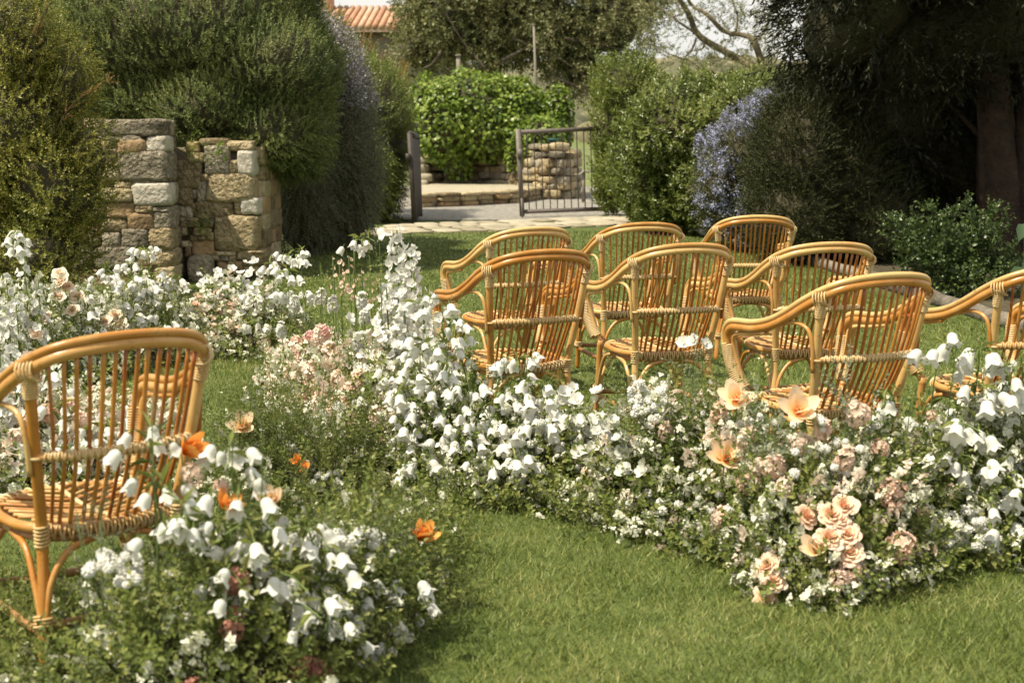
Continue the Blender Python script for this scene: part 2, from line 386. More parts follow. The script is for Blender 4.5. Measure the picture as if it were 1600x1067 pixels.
def shell(ells, n, r, depth=.22, lump=.14, freq=2.4, seed=1, zmin=.02, back=.25):
    C = np.array([e[0] for e in ells]); R = np.array([e[1] for e in ells])
    area = R[:, 0] * R[:, 1] + R[:, 1] * R[:, 2] + R[:, 0] * R[:, 2]
    out, nor, got = [], [], 0
    for _ in range(14):
        m = int(n * 1.5); i = r.choice(len(C), m, p=area / area.sum()); d = rdir(m, r)
        p = C[i] + R[i] * d; f = 1 + lump * 2 * lumps(p, freq, seed) + lump * .6 * lumps(p, freq * 3, seed + 7) - depth * r.random(m) ** 1.7
        p = C[i] + R[i] * d * f[:, None]; nn = unit(d / R[i]); ok = p[:, 2] > zmin
        for j in range(len(C)):
            q = (((p - C[j]) / R[j]) ** 2).sum(1); ok &= ~((q < (1 - depth * 1.3) ** 2) & (i != j))
        view = unit(np.array([0, 0, H]) - p); ok &= ((nn * view).sum(1) > -.35) | (r.random(m) < back)
        out.append(p[ok]); nor.append(nn[ok]); got += ok.sum()
        if got >= n: break
    P, N = np.vstack(out), np.vstack(nor)
    s = r.permutation(len(P))[:n]
    return P[s], N[s]
_ico = None
def ico():
    global _ico
    if _ico is None:
        import bmesh
        b = bmesh.new(); bmesh.ops.create_icosphere(b, subdivisions=3, radius=1)
        _ico = (np.array([v.co[:] for v in b.verts]), np.array([[v.index for v in f.verts] for f in b.faces])); b.free()
    return _ico
def core(name, ells, k, parent, lump=.12, freq=2.4, seed=1, mat='twig'):
    V, F = ico(); parts = []
    for c, rr in ells:
        p = c + rr * V; f = k + lump * 2 * lumps(p, freq, seed) + .05 * lumps(p, freq * 6, seed + 3)
        q = c + rr * V * f[:, None]; q[:, 2] = np.maximum(q[:, 2], -.05); parts.append((q, F))
    V, F = join(parts)
    o = mk(name, V, F, M[mat], parent, smooth=True); o['kind'] = 'stuff'
    return o
def local(o_parent, V): return V - np.array(o_parent.location)
def plant(name, base, label, cat, group=None): return empty(name, base, label, cat, group)
def child(name, V, F, mat, parent, smooth=False):
    return mk(name, np.asarray(V) - np.array(parent.location), F, mat, parent, smooth)
def childcore(ells, k, parent, **kw):
    L = np.array(parent.location)
    V, F = ico(); parts = []; seed = kw.get('seed', 1); lump = kw.get('lump', .12); freq = kw.get('freq', 2.4)
    for c, rr in ells:
        p = c + rr * V; f = k + lump * 2 * lumps(p, freq, seed) + .04 * lumps(p, freq * 6, seed + 3)
        q = c + rr * V * f[:, None]; q[:, 2] = np.maximum(q[:, 2], -.05); parts.append((q - L, F))
    V, F = join(parts)
    return mk('light_block_core', V, F, M[kw.get('mat', 'twig')], parent, smooth=True)  # solid twig-coloured core added inside the leaves to block light
UP = np.array([0, 0, 1.])

# ------------------------------------------------------------------ the setting: ground, lawn, path, hills
r = rng_(11)
xs = np.linspace(-260, 260, 60); ys = np.concatenate([np.linspace(-30, 40, 30), np.linspace(50, 900, 40)])
def terr(x, y):
    t = np.clip((y - 60) / 340, 0, 1)
    return -.06 - 3.0 * np.clip((y - 34) / 40, 0, 1) * (1 - t) + 17.5 * t ** 1.3 + t * (2.2 * np.sin(x * .021 + 1) + 1.2 * np.sin(x * .05 + y * .012))
xs = np.linspace(-420, 420, 120)
X, Yg = np.meshgrid(xs, ys); Z = terr(X, Yg)
n0, n1 = X.shape
idx = np.arange(n0 * n1).reshape(n0, n1)
F = np.stack([idx[:-1, :-1], idx[:-1, 1:], idx[1:, 1:], idx[1:, :-1]], -1).reshape(-1, 4)
tag(mk('terrain', np.stack([X, Yg, Z], -1).reshape(-1, 3), F, M['field'], smooth=True), 'green ground beyond the garden rising to the hills', 'terrain', kind='structure')
# wooded hill crest: canopy lumps
P = []
for _ in range(3600):
    y = 130 + 330 * r.random() ** .8; x = (r.random() - .45) * y * .9
    P.append((x, y, terr(x, y)))
P = np.array(P); V0, F0 = ico()
import bmesh
bm = bmesh.new(); bmesh.ops.create_icosphere(bm, subdivisions=1, radius=1)
iv = np.array([v.co[:] for v in bm.verts]); iff = np.array([[v.index for v in f.verts] for f in bm.faces]); bm.free()
S = (1.3 + 2.4 * r.random(len(P)))[:, None, None] * np.array([1.3, 1.3, 1.0])
W = iv[None] * S * (1 + .35 * (r.random((len(P), len(iv), 1)) - .5)) + P[:, None]
Fh = (iff[None] + (np.arange(len(P)) * len(iv))[:, None, None]).reshape(-1, 3)
tag(mk('far_woods', W.reshape(-1, 3), Fh, leaf_mat('far_woods_mat', [(.075, .080, .042), (.125, .125, .066), (.19, .17, .10)], trans=0, rough=.9)), 'greyish-green wooded hillside far beyond the garden', 'woods', kind='stuff')

# lawn sheet and raised path
lawn_pts = [(-7.5, 2), (6.5, 2), (6.5, 10)] 
def sheet(name, pts, z, mat, label, cat, nx=1):
    V = np.array([[x, y, z] for x, y in pts]); me = bpy.data.meshes.new(name); me.from_pydata([tuple(v) for v in V], [], [list(range(len(V)))])
    me.materials.append(mat); return tag(ob(name, me), label, cat, kind='structure')
sheet('lawn', [(-9, -2), (9, -2), (9, 24.8), (-9, 24.8)], 0.0, M['lawn'], 'mown green lawn of the ceremony garden', 'lawn')
sheet('gravel_path', [(-3.2, 24.0), (6, 24.0), (9, 40), (-3.2, 40)], 0.012, M['path'], 'pale gravel path beyond the metal gate', 'path')

# grass blades
def grass(n, r):
    y = 2.6 * (24.0 / 2.6) ** r.random(n); x = (r.random(n) - .5) * (.82 * y + 2.2)
    keep = ((y < 21.2) | (r.random(n) < .05)) & (y < 23.4)
    kx = np.interp(y, [5, 8, 9.5, 10.5, 12, 16.3, 20.5, 23], [5.2, 4.7, 4.25, 3.95, 3.35, 3.25, 2.75, 2.5]); keep &= x < kx
    keep &= ~((x < np.interp(y, [10.5, 14.2, 15.5, 17, 22], [-9, -2.4, -2.5, -2.3, -1.9])))
    x, y = x[keep], y[keep]; n = len(x)
    pos = np.stack([x, y, np.zeros(n)], -1)
    cl = lumps(pos, 3.0, 5) + .6 * lumps(pos, 11, 6)
    L = (.022 + .028 * r.random(n)) * (1 + .35 * cl); Wd = (.0025 + .0013 * r.random(n)) * np.clip(y / 5, 1, 3.6)
    a = r.random(n) * 2 * pi; le = .35 + .75 * r.random(n)
    d = np.stack([np.cos(a) * le, np.sin(a) * le, np.ones(n)], -1); d = unit(d); sd_ = np.stack([-np.sin(a), np.cos(a), np.zeros(n)], -1)
    b = r.random(n) * 2 * pi; sd_ = unit(np.stack([np.cos(b), np.sin(b), np.zeros(n)], -1))
    mid = pos + d * (L * .55)[:, None]; tip = pos + (d * 1.0 + np.array([0, 0, -.25]) * le[:, None]) * L[:, None] + sd_ * 0
    w_ = (sd_ * Wd[:, None])
    V = np.stack([pos - w_ * .6, pos + w_ * .6, tip], 1).reshape(-1, 3)
    o = np.arange(n)[:, None] * 3
    return V, [np.hstack([o, o + 1, o + 2])]
V, F = grass(520000, rng_(3))
tag(mk('grass', V, F, M['blade']), 'short mown grass blades covering the lawn', 'grass', kind='stuff')
# fallen petals and tiny daisies in the far lawn
n = 260; y = 7 + 13 * r.random(n); x = -2.0 + 4.6 * r.random(n)
d = rdir(n, r); V, F = scatter(leaf6(.9, .05, .03), bases(d * np.array([1, 1, .2]), np.tile(UP, (n, 1)) + .5 * d, .012 + .016 * r.random(n)), np.stack([x, y, .035 + 0 * x], -1))
tag(mk('fallen_petals', V, F, M['filler_white']), 'tiny white petals scattered in the grass behind the chairs', 'petals', kind='stuff')

# stone threshold strip of pavers at the gate
def stone_mesh(wd, ht, dp, r, n=4, rough=.06, rnd=.22, power=5.0):
    """a rounded, uneven block centred at 0: x width, y depth, z height"""
    g = np.linspace(-1, 1, n + 1); V, F = [], []
    for ax in range(3):
        for sgn in (-1, 1):
            a, b = np.meshgrid(g, g, indexing='ij'); c = np.full_like(a, sgn)
            q = [None] * 3; q[ax] = c; q[(ax + 1) % 3] = a; q[(ax + 2) % 3] = b
            o = len(V) and sum(len(v) for v in V); V.append(np.stack(q, -1).reshape(-1, 3))
            i = np.arange((n + 1) ** 2).reshape(n + 1, n + 1)
            f = np.stack([i[:-1, :-1], i[1:, :-1], i[1:, 1:], i[:-1, 1:]], -1).reshape(-1, 4)
            F.append((f if sgn > 0 else f[:, ::-1]) + o)
    V = np.vstack(V); F = np.vstack(F)
    key = np.round(V, 4); u, inv = np.unique(key, axis=0, return_inverse=True); inv = inv.ravel(); V = u; F = inv[F]
    nr = (np.abs(V) ** power).sum(1) ** (1 / power); V = V / nr[:, None]
    seed = int(r.integers(1e6)); f = 1 + rough * 2.2 * lumps(V, 1.7, seed) + rough * 1.3 * lumps(V, 5, seed + 1) + rough * .8 * lumps(V, 11, seed + 2)
    V = V * f[:, None] + (r.random(3) - .5) * .0
    sk = (r.random(2) - .5) * .22
    V[:, 0] += sk[0] * V[:, 2] * .5; V[:, 2] += sk[1] * V[:, 0] * .4 * min(1, ht / wd)
    return V * np.array([wd, dp, ht]) / 2, F
pv = tag(ob('gate_threshold_paving', None), 'pale stone pavers with grassy joints before the gate', 'paving', kind='structure')
L0 = [(540, 372), (640, 366), (760, 363), (880, 357), (1010, 351), (1110, 360)]
L1 = [(600, 356), (650, 351), (760, 348), (880, 343), (1000, 338), (1060, 346)]
sheet('gate_threshold_bed', [tuple(ground(*p)[:2]) for p in L0] + [tuple(ground(*p)[:2]) for p in L1[::-1]], .0035, noise_mat('threshold_soil', [(.35, (.16, .16, .075)), (.6, (.27, .24, .155))], scale=3, bump=.3), 'sandy bed under the gate pavers', 'path')
A0 = np.array([ground(*p) for p in L0]); A1 = np.array([ground(*p) for p in L1])
for row in range(4):
    u = 0.02 * row
    while u < .97:
        du = (.035 + .05 * r.random()); v0 = (row + .08) / 4; v1 = (row + .9) / 4
        def pt(u, v):
            a = np.array([np.interp(u, np.linspace(0, 1, len(A0)), A0[:, i]) for i in range(3)]); b = np.array([np.interp(u, np.linspace(0, 1, len(A1)), A1[:, i]) for i in range(3)])
            return a * (1 - v) + b * v
        c = pt(u + du / 2, (v0 + v1) / 2); wd = np.linalg.norm(pt(u + du, .5) - pt(u, .5)) * .9; dp = np.linalg.norm(pt(u, v1) - pt(u, v0)) * .95
        if r.random() < .9:
            V, F = stone_mesh(wd, .05, dp, r, 3, .05); e = pt(u + du, .5) - pt(u, .5)
            ob('paver', mk('paver', V, F, M['paver'], link=False, smooth=False), pv, loc=c + np.array([0, 0, .008 + .012 * r.random()]), rot=(0, 0, math.atan2(e[1], e[0]) + .1 * (r.random() - .5)))
        u += du + .006

# ------------------------------------------------------------------ walls built of separate stones
MATS = {'t': 'stone_tan', 'g': 'stone_grey', 'p': 'stone_pale', 'r': 'stone_rust'}
def put_stones(parent, lst, Y, sx, ox, oy, thick, r, proud=.03):
    for (x0, y0, x1, y1, m) in lst:
        a = at(ox + x0 / sx, oy + y0 / sx, Y); b = at(ox + x1 / sx, oy + y1 / sx, Y)
        wd, ht = (b[0] - a[0]), (a[2] - b[2]); c = (a + b) / 2
        V, F = stone_mesh(wd * 1.05, ht * 1.07, thick, r, 7, .05, power=10)
        pr = proud * (r.random() - .3)
        ob('stone', mk('stone', V, F, M[MATS[m]], link=False, smooth=True), parent, loc=np.array([c[0], Y + thick / 2 - pr, c[2]]) - np.array(parent.location))
YW = ground(190, 446)[1]
r = rng_(21)
pier = empty('stone_pier', at(190, 446, YW) * np.array([1, 1, 0]), 'rough stone pier with a flat grey capstone beside the yellow-green shrub', 'stone wall')
S1 = [(160, 187, 257, 213, 'g'), (104, 186, 159, 202, 't'), (106, 202, 157, 220, 'g'), (152, 212, 220, 221, 'g'), (183, 219, 225, 241, 'r'), (148, 222, 184, 240, 't'),
      (226, 213, 260, 237, 'p'), (186, 238, 261, 284, 'g'), (150, 240, 186, 262, 't'), (150, 262, 186, 282, 't'), (178, 284, 205, 295, 't'), (205, 284, 240, 288, 'p'), (206, 287, 265, 322, 'p'), (158, 295, 207, 315, 't'),
      (100, 222, 148, 245, 'g'), (100, 246, 150, 270, 't'), (100, 271, 150, 296, 't'), (110, 296, 157, 317, 't'),
      (165, 316, 210, 341, 'r'), (210, 322, 238, 333, 't'), (238, 324, 264, 331, 'g'), (110, 318, 165, 345, 't'), (155, 341, 200, 363, 't'), (198, 333, 240, 360, 'r'), (238, 331, 268, 358, 'g'),
      (110, 347, 158, 367, 'r'), (112, 366, 158, 372, 't'), (158, 363, 188, 388, 'g'), (188, 358, 231, 387, 'g'), (230, 357, 269, 390, 't'), (110, 372, 155, 384, 't'), (110, 384, 145, 398, 'g'),
      (145, 387, 208, 421, 'g'), (110, 398, 144, 416, 'g'), (208, 390, 272, 417, 't'), (110, 416, 143, 423, 'g'), (210, 417, 238, 424, 't'), (237, 417, 273, 438, 't'),
      (110, 423, 178, 452, 't'), (178, 423, 236, 452, 'r'), (236, 438, 275, 452, 't')]
put_stones(pier, S1, YW, 1, 0, 0, .32, r)
a, b = at(98, 196, YW), at(256, 448, YW)
child('mortar', *box(((a[0] + b[0]) / 2, YW + .27, (a[2] + .03) / 2 - .04), (b[0] - a[0], .42, a[2] - .02)), M['mortar'], pier)
# side return of the pier: stones showing their shaded ends
side = [(187, 213), (213, 238), (238, 285), (286, 322), (323, 357), (357, 392), (392, 418), (418, 446)]
for (y0, y1) in side:
    xr = np.interp((y0 + y1) / 2, [187, 446], [257, 274]); p0 = at(xr, y0, YW); p1 = at(xr, y1, YW); c = (p0 + p1) / 2
    V, F = stone_mesh(.20, (p0[2] - p1[2]) * 1.03, .30, r, 4, .05, power=7)
    ob('stone', mk('stone', V, F, M['stone_grey'], link=False, smooth=True), pier, loc=np.array([c[0] - .115, YW + .36, c[2]]) - np.array(pier.location))
YW2 = YW + .5
wall = empty('stone_wall', at(340, 436, YW2) * np.array([1, 1, 0]), 'sunlit tan rubble wall with big squared blocks under the rosemary', 'stone wall')
S2 = [(45, 200, 232, 388, 't'), (250, 90, 432, 296, 'g'), (430, 190, 492, 290, 't'), (485, 120, 608, 296, 'p'), (420, 50, 592, 122, 't'), (110, 55, 215, 135, 'r'), (130, 132, 248, 208, 't'), (215, 30, 420, 90, 't'),
      (60, 385, 168, 518, 't'), (168, 400, 195, 470, 'g'), (193, 340, 268, 497, 'g'), (225, 290, 282, 340, 't'), (276, 292, 608, 490, 't'), (52, 515, 165, 606, 'g'), (150, 500, 185, 540, 't'), (160, 540, 200, 600, 't'), (185, 490, 465, 614, 't'), (465, 490, 515, 582, 't'),
      (515, 465, 642, 582, 'p'), (75, 605, 217, 672, 't'), (222, 614, 325, 650, 'g'), (220, 650, 312, 674, 't'), (328, 605, 382, 636, 't'), (318, 600, 634, 846, 't'), (170, 678, 297, 732, 't'), (80, 668, 125, 735, 't'),
      (140, 735, 262, 777, 't'), (268, 715, 318, 765, 't'), (160, 767, 320, 885, 'r'), (68, 775, 160, 818, 't'), (108, 820, 155, 890, 'r'), (480, 846, 672, 907, 't'), (318, 848, 480, 880, 't'), (365, 880, 430, 922, 'g'), (430, 882, 478, 922, 't'),
      (308, 880, 364, 922, 't'), (350, 925, 425, 1015, 'r'), (425, 950, 468, 1010, 'r'), (475, 920, 532, 985, 'r'), (532, 907, 662, 960, 't'), (532, 960, 664, 1010, 't'), (425, 920, 475, 948, 't'), (470, 985, 532, 1020, 't')]
put_stones(wall, S2, YW2, 4.639, 265, 210, .34, r)
a, b = at(262, 205, YW2), at(404, 434, YW2)
child('mortar', *box(((a[0] + b[0]) / 2 - .03, YW2 + .80, (a[2] - .16) / 2), (b[0] - a[0] - .05, 1.44, a[2] - .16)), M['mortar'], wall)
for k in range(22):                                   # shaded end of the wall, running back
    z = .06 + (k // 3) * .165; yy = YW2 + .42 + (k % 3) * .34 + .08 * r.random()
    V, F = stone_mesh(.10, .17 + .03 * r.random(), .36 + .06 * r.random(), r, 5, .06, power=9)
    ob('stone', mk('stone', V, F, M['stone_rust' if r.random() < .4 else 'stone_tan'], link=False, smooth=True), wall, loc=np.array([b[0] - .03 + .02 * r.random(), yy, z]) - np.array(wall.location))
blk = ground(307, 443); V, F = stone_mesh(.24, .27, .26, r, 5, .04)
so_ = ob('stone_block', mk('stone_block', V, F, M['stone_grey'], link=False, smooth=True), loc=(blk[0], YW2 - .12, .12))
tag(so_, 'squat weathered stone block in the corner between pier and wall', 'stone block')

# ------------------------------------------------------------------ beyond the gate: landing, steps, curved wall
Lz = .28
lp = [ground(652, 303, Lz), ground(720, 301, Lz), ground(808, 297, Lz), ground(850, 291, Lz), ground(800, 284, Lz), ground(672, 284, Lz), ground(640, 292, Lz)]
V = np.array([[p[0], p[1], z] for z in (Lz, -.1) for p in lp]); k = len(lp)
me = bpy.data.meshes.new('landing'); me.from_pydata([tuple(v) for v in V], [], [list(range(k))] + [[i, i + k, (i + 1) % k + k, (i + 1) % k] for i in range(k)]); me.materials.append(M['paver'])
landing = tag(ob('stone_landing', me), 'low pale stone landing beyond the gate', 'landing', kind='structure')
r = rng_(33)
for (pa, pb) in ((lp[0], lp[1]), (lp[1], lp[2]), (lp[2], lp[3])):
    L = np.linalg.norm(pb - pa); d = (pb - pa) / L; s = 0
    while s < L:
        wd = .28 + .3 * r.random(); c = pa + d * (s + wd / 2)
        V, F = stone_mesh(wd, .085, .3, r, 3, .05); rz = math.atan2(d[1], d[0])
        ob('edge_slab', mk('edge_slab', V, F, M['stone_tan'], link=False, smooth=True), landing, loc=(c[0], c[1], Lz - .03), rot=(0, 0, rz))
        for lv in range(2):
            V, F = stone_mesh(wd * (.8 + .2 * r.random()), .12, .22, r, 3, .08)
            ob('stone', mk('stone', V, F, M['stone_tan' if r.random() < .7 else 'stone_rust'], link=False, smooth=True), landing, loc=(c[0] + .1 * (r.random() - .5), c[1] - .02, .05 + lv * .115), rot=(0, 0, rz))
        s += wd + .015
steps = empty('garden_steps', (ground(655, 290)[0], 33, 0), 'pale stone steps climbing behind the dark gate leaf', 'steps')
for i, (py, px0, px1) in enumerate(((282, 650, 668), (272, 648, 676), (258, 648, 672), (246, 648, 670))):
    Y = 33.5 + i * .5; a = at(px0 - 8, py, Y); b = at(px1, py, Y); V, F = stone_mesh(b[0] - a[0], .2, .7, r, 4, .03, power=8)
    ob('step', mk('step', V, F, M['paver'], link=False, smooth=True), steps, loc=np.array([(a[0] + b[0]) / 2, Y + .3, a[2] - .1]) - np.array(steps.location))
cw = empty('curved_stone_wall', ground(790, 300), 'curved dry stone wall under the bright climbing ivy', 'stone wall')
plan = np.array([at(664, 284, 35.4), at(700, 286, 35.3), at(745, 288, 35.0), at(790, 292, 34.2), at(825, 300, 33.0), at(850, 306, 32.2), at(872, 311, 31.9), at(888, 312, 32.4), at(896, 308, 33.6)]); plan[:, 2] = 0
pl = catmull(plan, 80); dl = np.concatenate([[0], np.cumsum(np.linalg.norm(np.diff(pl, axis=0), axis=1))])
def along(s): return np.array([np.interp(s, dl, pl[:, i]) for i in range(3)])
z = .0
row = 0
while z < 1.5:
    h = .12 + .09 * r.random(); s = -.1 * r.random()
    while s < dl[-1]:
        wd = .15 + .42 * r.random() ** 1.6 * (1 - .4 * (s > dl[-1] * .6)); c = along(s + wd / 2); e = along(s + wd) - along(s)
        top = np.interp(s, [0, dl[-1] * .7, dl[-1]], [1.45, 1.12, .98])
        if z + h * .6 < top + .12 * r.random() and not (s < 3.2 and z < .12):
            V, F = stone_mesh(wd * 1.02, h * (.85 + .35 * r.random()), .36 + .05 * r.random(), r, 4, .10, power=5)
            ob('stone', mk('stone', V, F, M[r.choice(['stone_tan', 'stone_tan', 'stone_grey', 'stone_grey'])], link=False, smooth=True), cw, loc=np.array([c[0], c[1] + .05 * (r.random() - .5), z + h / 2 + .06 * (r.random() - .5)]) - np.array(cw.location), rot=(0, 0, math.atan2(e[1], e[0])))
        s += wd
    z += h
    row += 1
V4 = []; 
for p in pl[2:-1]: V4 += [[p[0], p[1] + .06, 0], [p[0], p[1] + .06, .95]]
V4 = np.array(V4); q = np.arange(0, len(V4) - 2, 2)
child('mortar', np.vstack([V4, V4 + np.array([0, .3, 0])]), [np.stack([q, q + 2, q + 3, q + 1], -1), np.stack([q + 1, q + 3, q + 3 + len(V4), q + 1 + len(V4)], -1)], M['mortar'], cw)

# ------------------------------------------------------------------ gate
GL = ground(815, 341); YG = GL[1]
gate = empty('metal_gate', (GL[0], YG, 0), 'brown metal gate leaf with thin vertical bars standing open', 'gate')
def bar(parent, name, a, b, t, mat='metal', t2=None):
    a, b = np.array(a), np.array(b); L = np.linalg.norm(b - a); d = (b - a) / L
    sd_ = np.cross(d, [0, 1, 0]); sd_ /= np.linalg.norm(sd_); f = np.cross(sd_, d); t2 = t2 or t
    V = np.array([p + sd_ * i * t / 2 + f * j * t2 / 2 for p in (a, b) for i, j in ((-1, -1), (1, -1), (1, 1), (-1, 1))])
    F = np.array([[0, 1, 2, 3], [7, 6, 5, 4], [0, 4, 5, 1], [1, 5, 6, 2], [2, 6, 7, 3], [3, 7, 4, 0]])
    return child(name, V, F, M[mat], parent)
YH = YG + .9
tl, tr, bl, br = at(811, 207, YG), at(955, 200, YH), at(816, 331, YG), at(957, 326, YH)
bar(gate, 'stile', at(809, 202, YG), at(816, 338, YG), .085)
bar(gate, 'stile', tr, br, .07)
bar(gate, 'top_rail', tl, tr, .075); bar(gate, 'bottom_rail', bl, br, .07)
for k in range(1, 13):
    u = k / 13; bar(gate, 'bar', tl * (1 - u) + tr * u, bl * (1 - u) + br * u, .018)
bar(gate, 'latch', at(812, 233, YG - .05), at(813, 247, YG - .05), .09)
bar(gate, 'drop_bolt', at(815, 310, YG - .06), at(816.5, 343, YG - .06), .03)
G2 = ground(647, 350); YL = G2[1]
g2 = empty('boarded_gate_leaf', (G2[0], YL, 0), 'dark boarded gate leaf swung open against the clipped hedge', 'gate')
a0, a1 = at(640, 209, YL), at(647.5, 350, YL); YL2 = YL + 1.5; b0, b1 = at(653, 214, YL2), at(657.5, 338, YL2)
bar(g2, 'stile', a0, a1, .075, 'metal_dark'); bar(g2, 'stile', b0, b1, .06, 'metal_dark'); bar(g2, 'top_rail', a0, b0, .07, 'metal_dark')
for k in range(5):
    u0, u1 = (k + .12) / 5, (k + 1.0) / 5
    q = [a0 * (1 - u0) + b0 * u0, a0 * (1 - u1) + b0 * u1, a1 * (1 - u1) + b1 * u1, a1 * (1 - u0) + b1 * u0]
    q = [p + np.array([0, 0, -.06 if i < 2 else .06]) for i, p in enumerate(q)]
    th = np.array([.03, 0, 0]); V = np.array(q + [p + th for p in q]); child('board', V, np.array([[3, 2, 1, 0], [4, 5, 6, 7], [0, 1, 5, 4], [1, 2, 6, 5], [2, 3, 7, 6], [3, 0, 4, 7]]), M['metal_dark'], g2)
bar(g2, 'latch', at(637, 240, YL - .04), at(638, 252, YL - .04), .07, 'metal_dark')
gp = empty('gate_post', ground(650, 336), 'grey gate post with a flat cap above the boarded leaf', 'post')
Yp = ground(650, 336)[1]
bar(gp, 'shaft', at(643, 203, Yp), at(648, 334, Yp), .05, 'metal_dark'); bar(gp, 'cap', at(642.6, 193, Yp), at(642.8, 199, Yp), .26, 'wood_grey')

# rope fence on the slope past the gate
rf = empty('rope_fence', ground(925, 318), 'weathered posts with a slack rope beyond the barred gate', 'fence')
Yr = 30; tops = [(898, 273), (912, 268), (940, 262), (953, 266)]
for (px, py) in ((912, 266), (940, 260)): bar(rf, 'post', at(px, py, Yr), at(px - .5, py + 50, Yr), .07, 'wood_grey')
rp = []
for (x0, y0), (x1, y1) in zip(tops[:-1], tops[1:]):
    for t in np.linspace(0, 1, 7)[:-1]: rp.append(at(x0 + (x1 - x0) * t, y0 + (y1 - y0) * t + 6 * 4 * t * (1 - t) * .4, Yr - .05))
V, F = tube(np.array(rp), .022, 5); child('rope', V, F, M['wood_grey'], rf, True)
nb = empty('green_box', at(865, 245, 32.5), 'small teal box fixed on the end of the curved wall', 'box')
a = at(864, 230, 32.3); child('body', *box((a[0], 32.3, a[2]), (.16, .16, .3)), M['teal'], nb); child('lid', *box((a[0], 32.28, a[2] + .17), (.26, .24, .05)), M['teal'], nb)

# edging logs along the right of the lawn
ed = empty('lawn_edging', ground(1340, 436), 'low grey edging of logs between the lawn and the dark trees', 'edging')
EP = [(1000, 343), (1040, 350), (1067, 355), (1107, 368), (1180, 388), (1252, 408), (1340, 436), (1420, 462), (1516, 493), (1640, 530), (1760, 562), (1900, 600)]
EP = np.array([ground(*p) for p in EP])
sheet('planting_bed', [(p[0] + .03, p[1]) for p in EP[::-1]] + [(EP[0][0] + .5, 24.6), (8.9, 24.6), (8.9, EP[-1][1])], .006, M['mulch'], 'dark earth bed under the trees beyond the log edging', 'bed')
r = rng_(8)
ec = catmull(EP, 90); de = np.concatenate([[0], np.cumsum(np.linalg.norm(np.diff(ec, axis=0), axis=1))]); s = 0
while s < de[-1] - .3:
    L = .8 + .5 * r.random(); a, b = [np.array([np.interp(q, de, ec[:, i]) for i in range(3)]) for q in (s, min(s + L - .04, de[-1]))]
    R = .050 + .018 * r.random(); P = np.linspace(a, b, 7) + (r.random((7, 3)) - .5) * .018 + np.array([0, 0, R * .75])
    V, F = tube(P, R * (1 + .1 * r.random(4)), 9); child('log', V, F, M['log'], ed, True); s += L

# ------------------------------------------------------------------ house behind the hedge
YHs = 58.0
hs = empty('stone_house', (at(560, 100, YHs)[0], YHs, 0), 'old house with a terracotta roof and chimney behind the hedges', 'house')
e0, e1 = at(380, 66, YHs), at(640, 47, YHs)
x0, x1 = at(350, 60, YHs)[0], at(700, 60, YHs)[0]; ez = at(560, 45, YHs)[2]
child('wall', *box(((x0 + x1) / 2, YHs + 4, ez / 2), (x1 - x0, 8, ez)), M['plaster'], hs)
rz_ = at(520, 12, YHs + 3.5)[2]
wb = empty
V = np.array([[x0 - .5, YHs - .6, ez], [x1 + .5, YHs - .6, ez], [x1 + .5, YHs + 4, rz_], [x0 - .5, YHs + 4, rz_], [x0 - .5, YHs - .6, ez - .18], [x1 + .5, YHs - .6, ez - .18], [x1 + .5, YHs + 8.6, ez], [x0 - .5, YHs + 8.6, ez]])
roof = child('roof', V, np.array([[0, 1, 2, 3], [4, 5, 1, 0], [3, 2, 6, 7]]), M['tile'], hs)
lx = x0 - .4; sl = np.array([0, 4.6, rz_ - ez]); 
while lx < x1 + .4:
    P = np.array([[lx, YHs - .65, ez + .02]]) + np.linspace(0, 1, 4)[:, None] * sl
    V, F = tube(P, .12, 7); child('tile', V, F, M['tile'], hs, True); lx += .27
cp = at(510, 5, YHs + 3); child('chimney', *box((cp[0], YHs + 3.2, rz_ + .25), (.55, .55, 1.6)), M['tile'], hs)
child('chimney_cap', *box((cp[0], YHs + 3.2, rz_ + 1.08), (.8, .8, .1)), M['plaster'], hs)
child('window', *box((at(556, 52, YHs)[0], YHs - .01, ez - .75), (.5, .06, .6)), M['metal'], hs)
up = empty('utility_pole', at(834, 110, 36) * np.array([1, 1, 0]), 'slim pale pole rising in front of the spreading oak', 'pole')
V, F = tube([at(834, 40, 36), at(837, 125, 36), at(837, 125, 36) * np.array([1, 1, 0])], [.028, .034], 8); child('shaft', V, F, M['wood_grey'], up, True)
V, F = tube([at(834, 40, 36), at(834, 38, 36)], .04, 8); child('cap', V, F, M['wood_grey'], up, True)
fp = empty('fence_post', at(714, 110, 35.8) * np.array([1, 1, 0]), 'short grey post poking above the ivy under the oak', 'post')
bar(fp, 'shaft', at(716, 88, 35.8), at(717, 150, 35.8), .10, 'wood_grey'); bar(fp, 'cap', at(716, 86, 35.8), at(716, 88.5, 35.8), .14, 'wood_grey')

# ------------------------------------------------------------------ plants of the garden
r = rng_(50)
# --- rosemary over the wall
ros_t = [sprig(14, .20, .034, .34, .75, r, curve=.1, stem_r=0) for _ in range(4)]
rsm_t = [sprig(17, .125, .030, .36, .85, r, curve=.08, taper=.3, stem_r=0) for _ in range(5)]
ros = plant('rosemary_bush', at(320, 430, 16.6) * np.array([1, 1, 0]), 'huge dark green rosemary mounding over the stone wall', 'bush')
YR = 16.4
E_ = [ell(300, 50, 15.6, 205, 168, 1.45), ell(418, 120, 15.4, 108, 118, 1.15), ell(190, 90, 15.8, 105, 105, 1.2), ell(455, 195, 15.4, 68, 82, .9), ell(345, 165, 15.25, 130, 78, 1.15), ell(250, 150, 15.4, 90, 60, 1.0), ell(425, 200, 15.1, 80, 66, .9), ell(330, 205, 14.75, 66, 24, .42), ell(398, 216, 14.8, 46, 30, .42), ell(380, -30, 16.2, 120, 110, 1.3)]
P, N = shell(E_, 13200, r, depth=.13, lump=.085, freq=3.6, seed=4, back=.08)
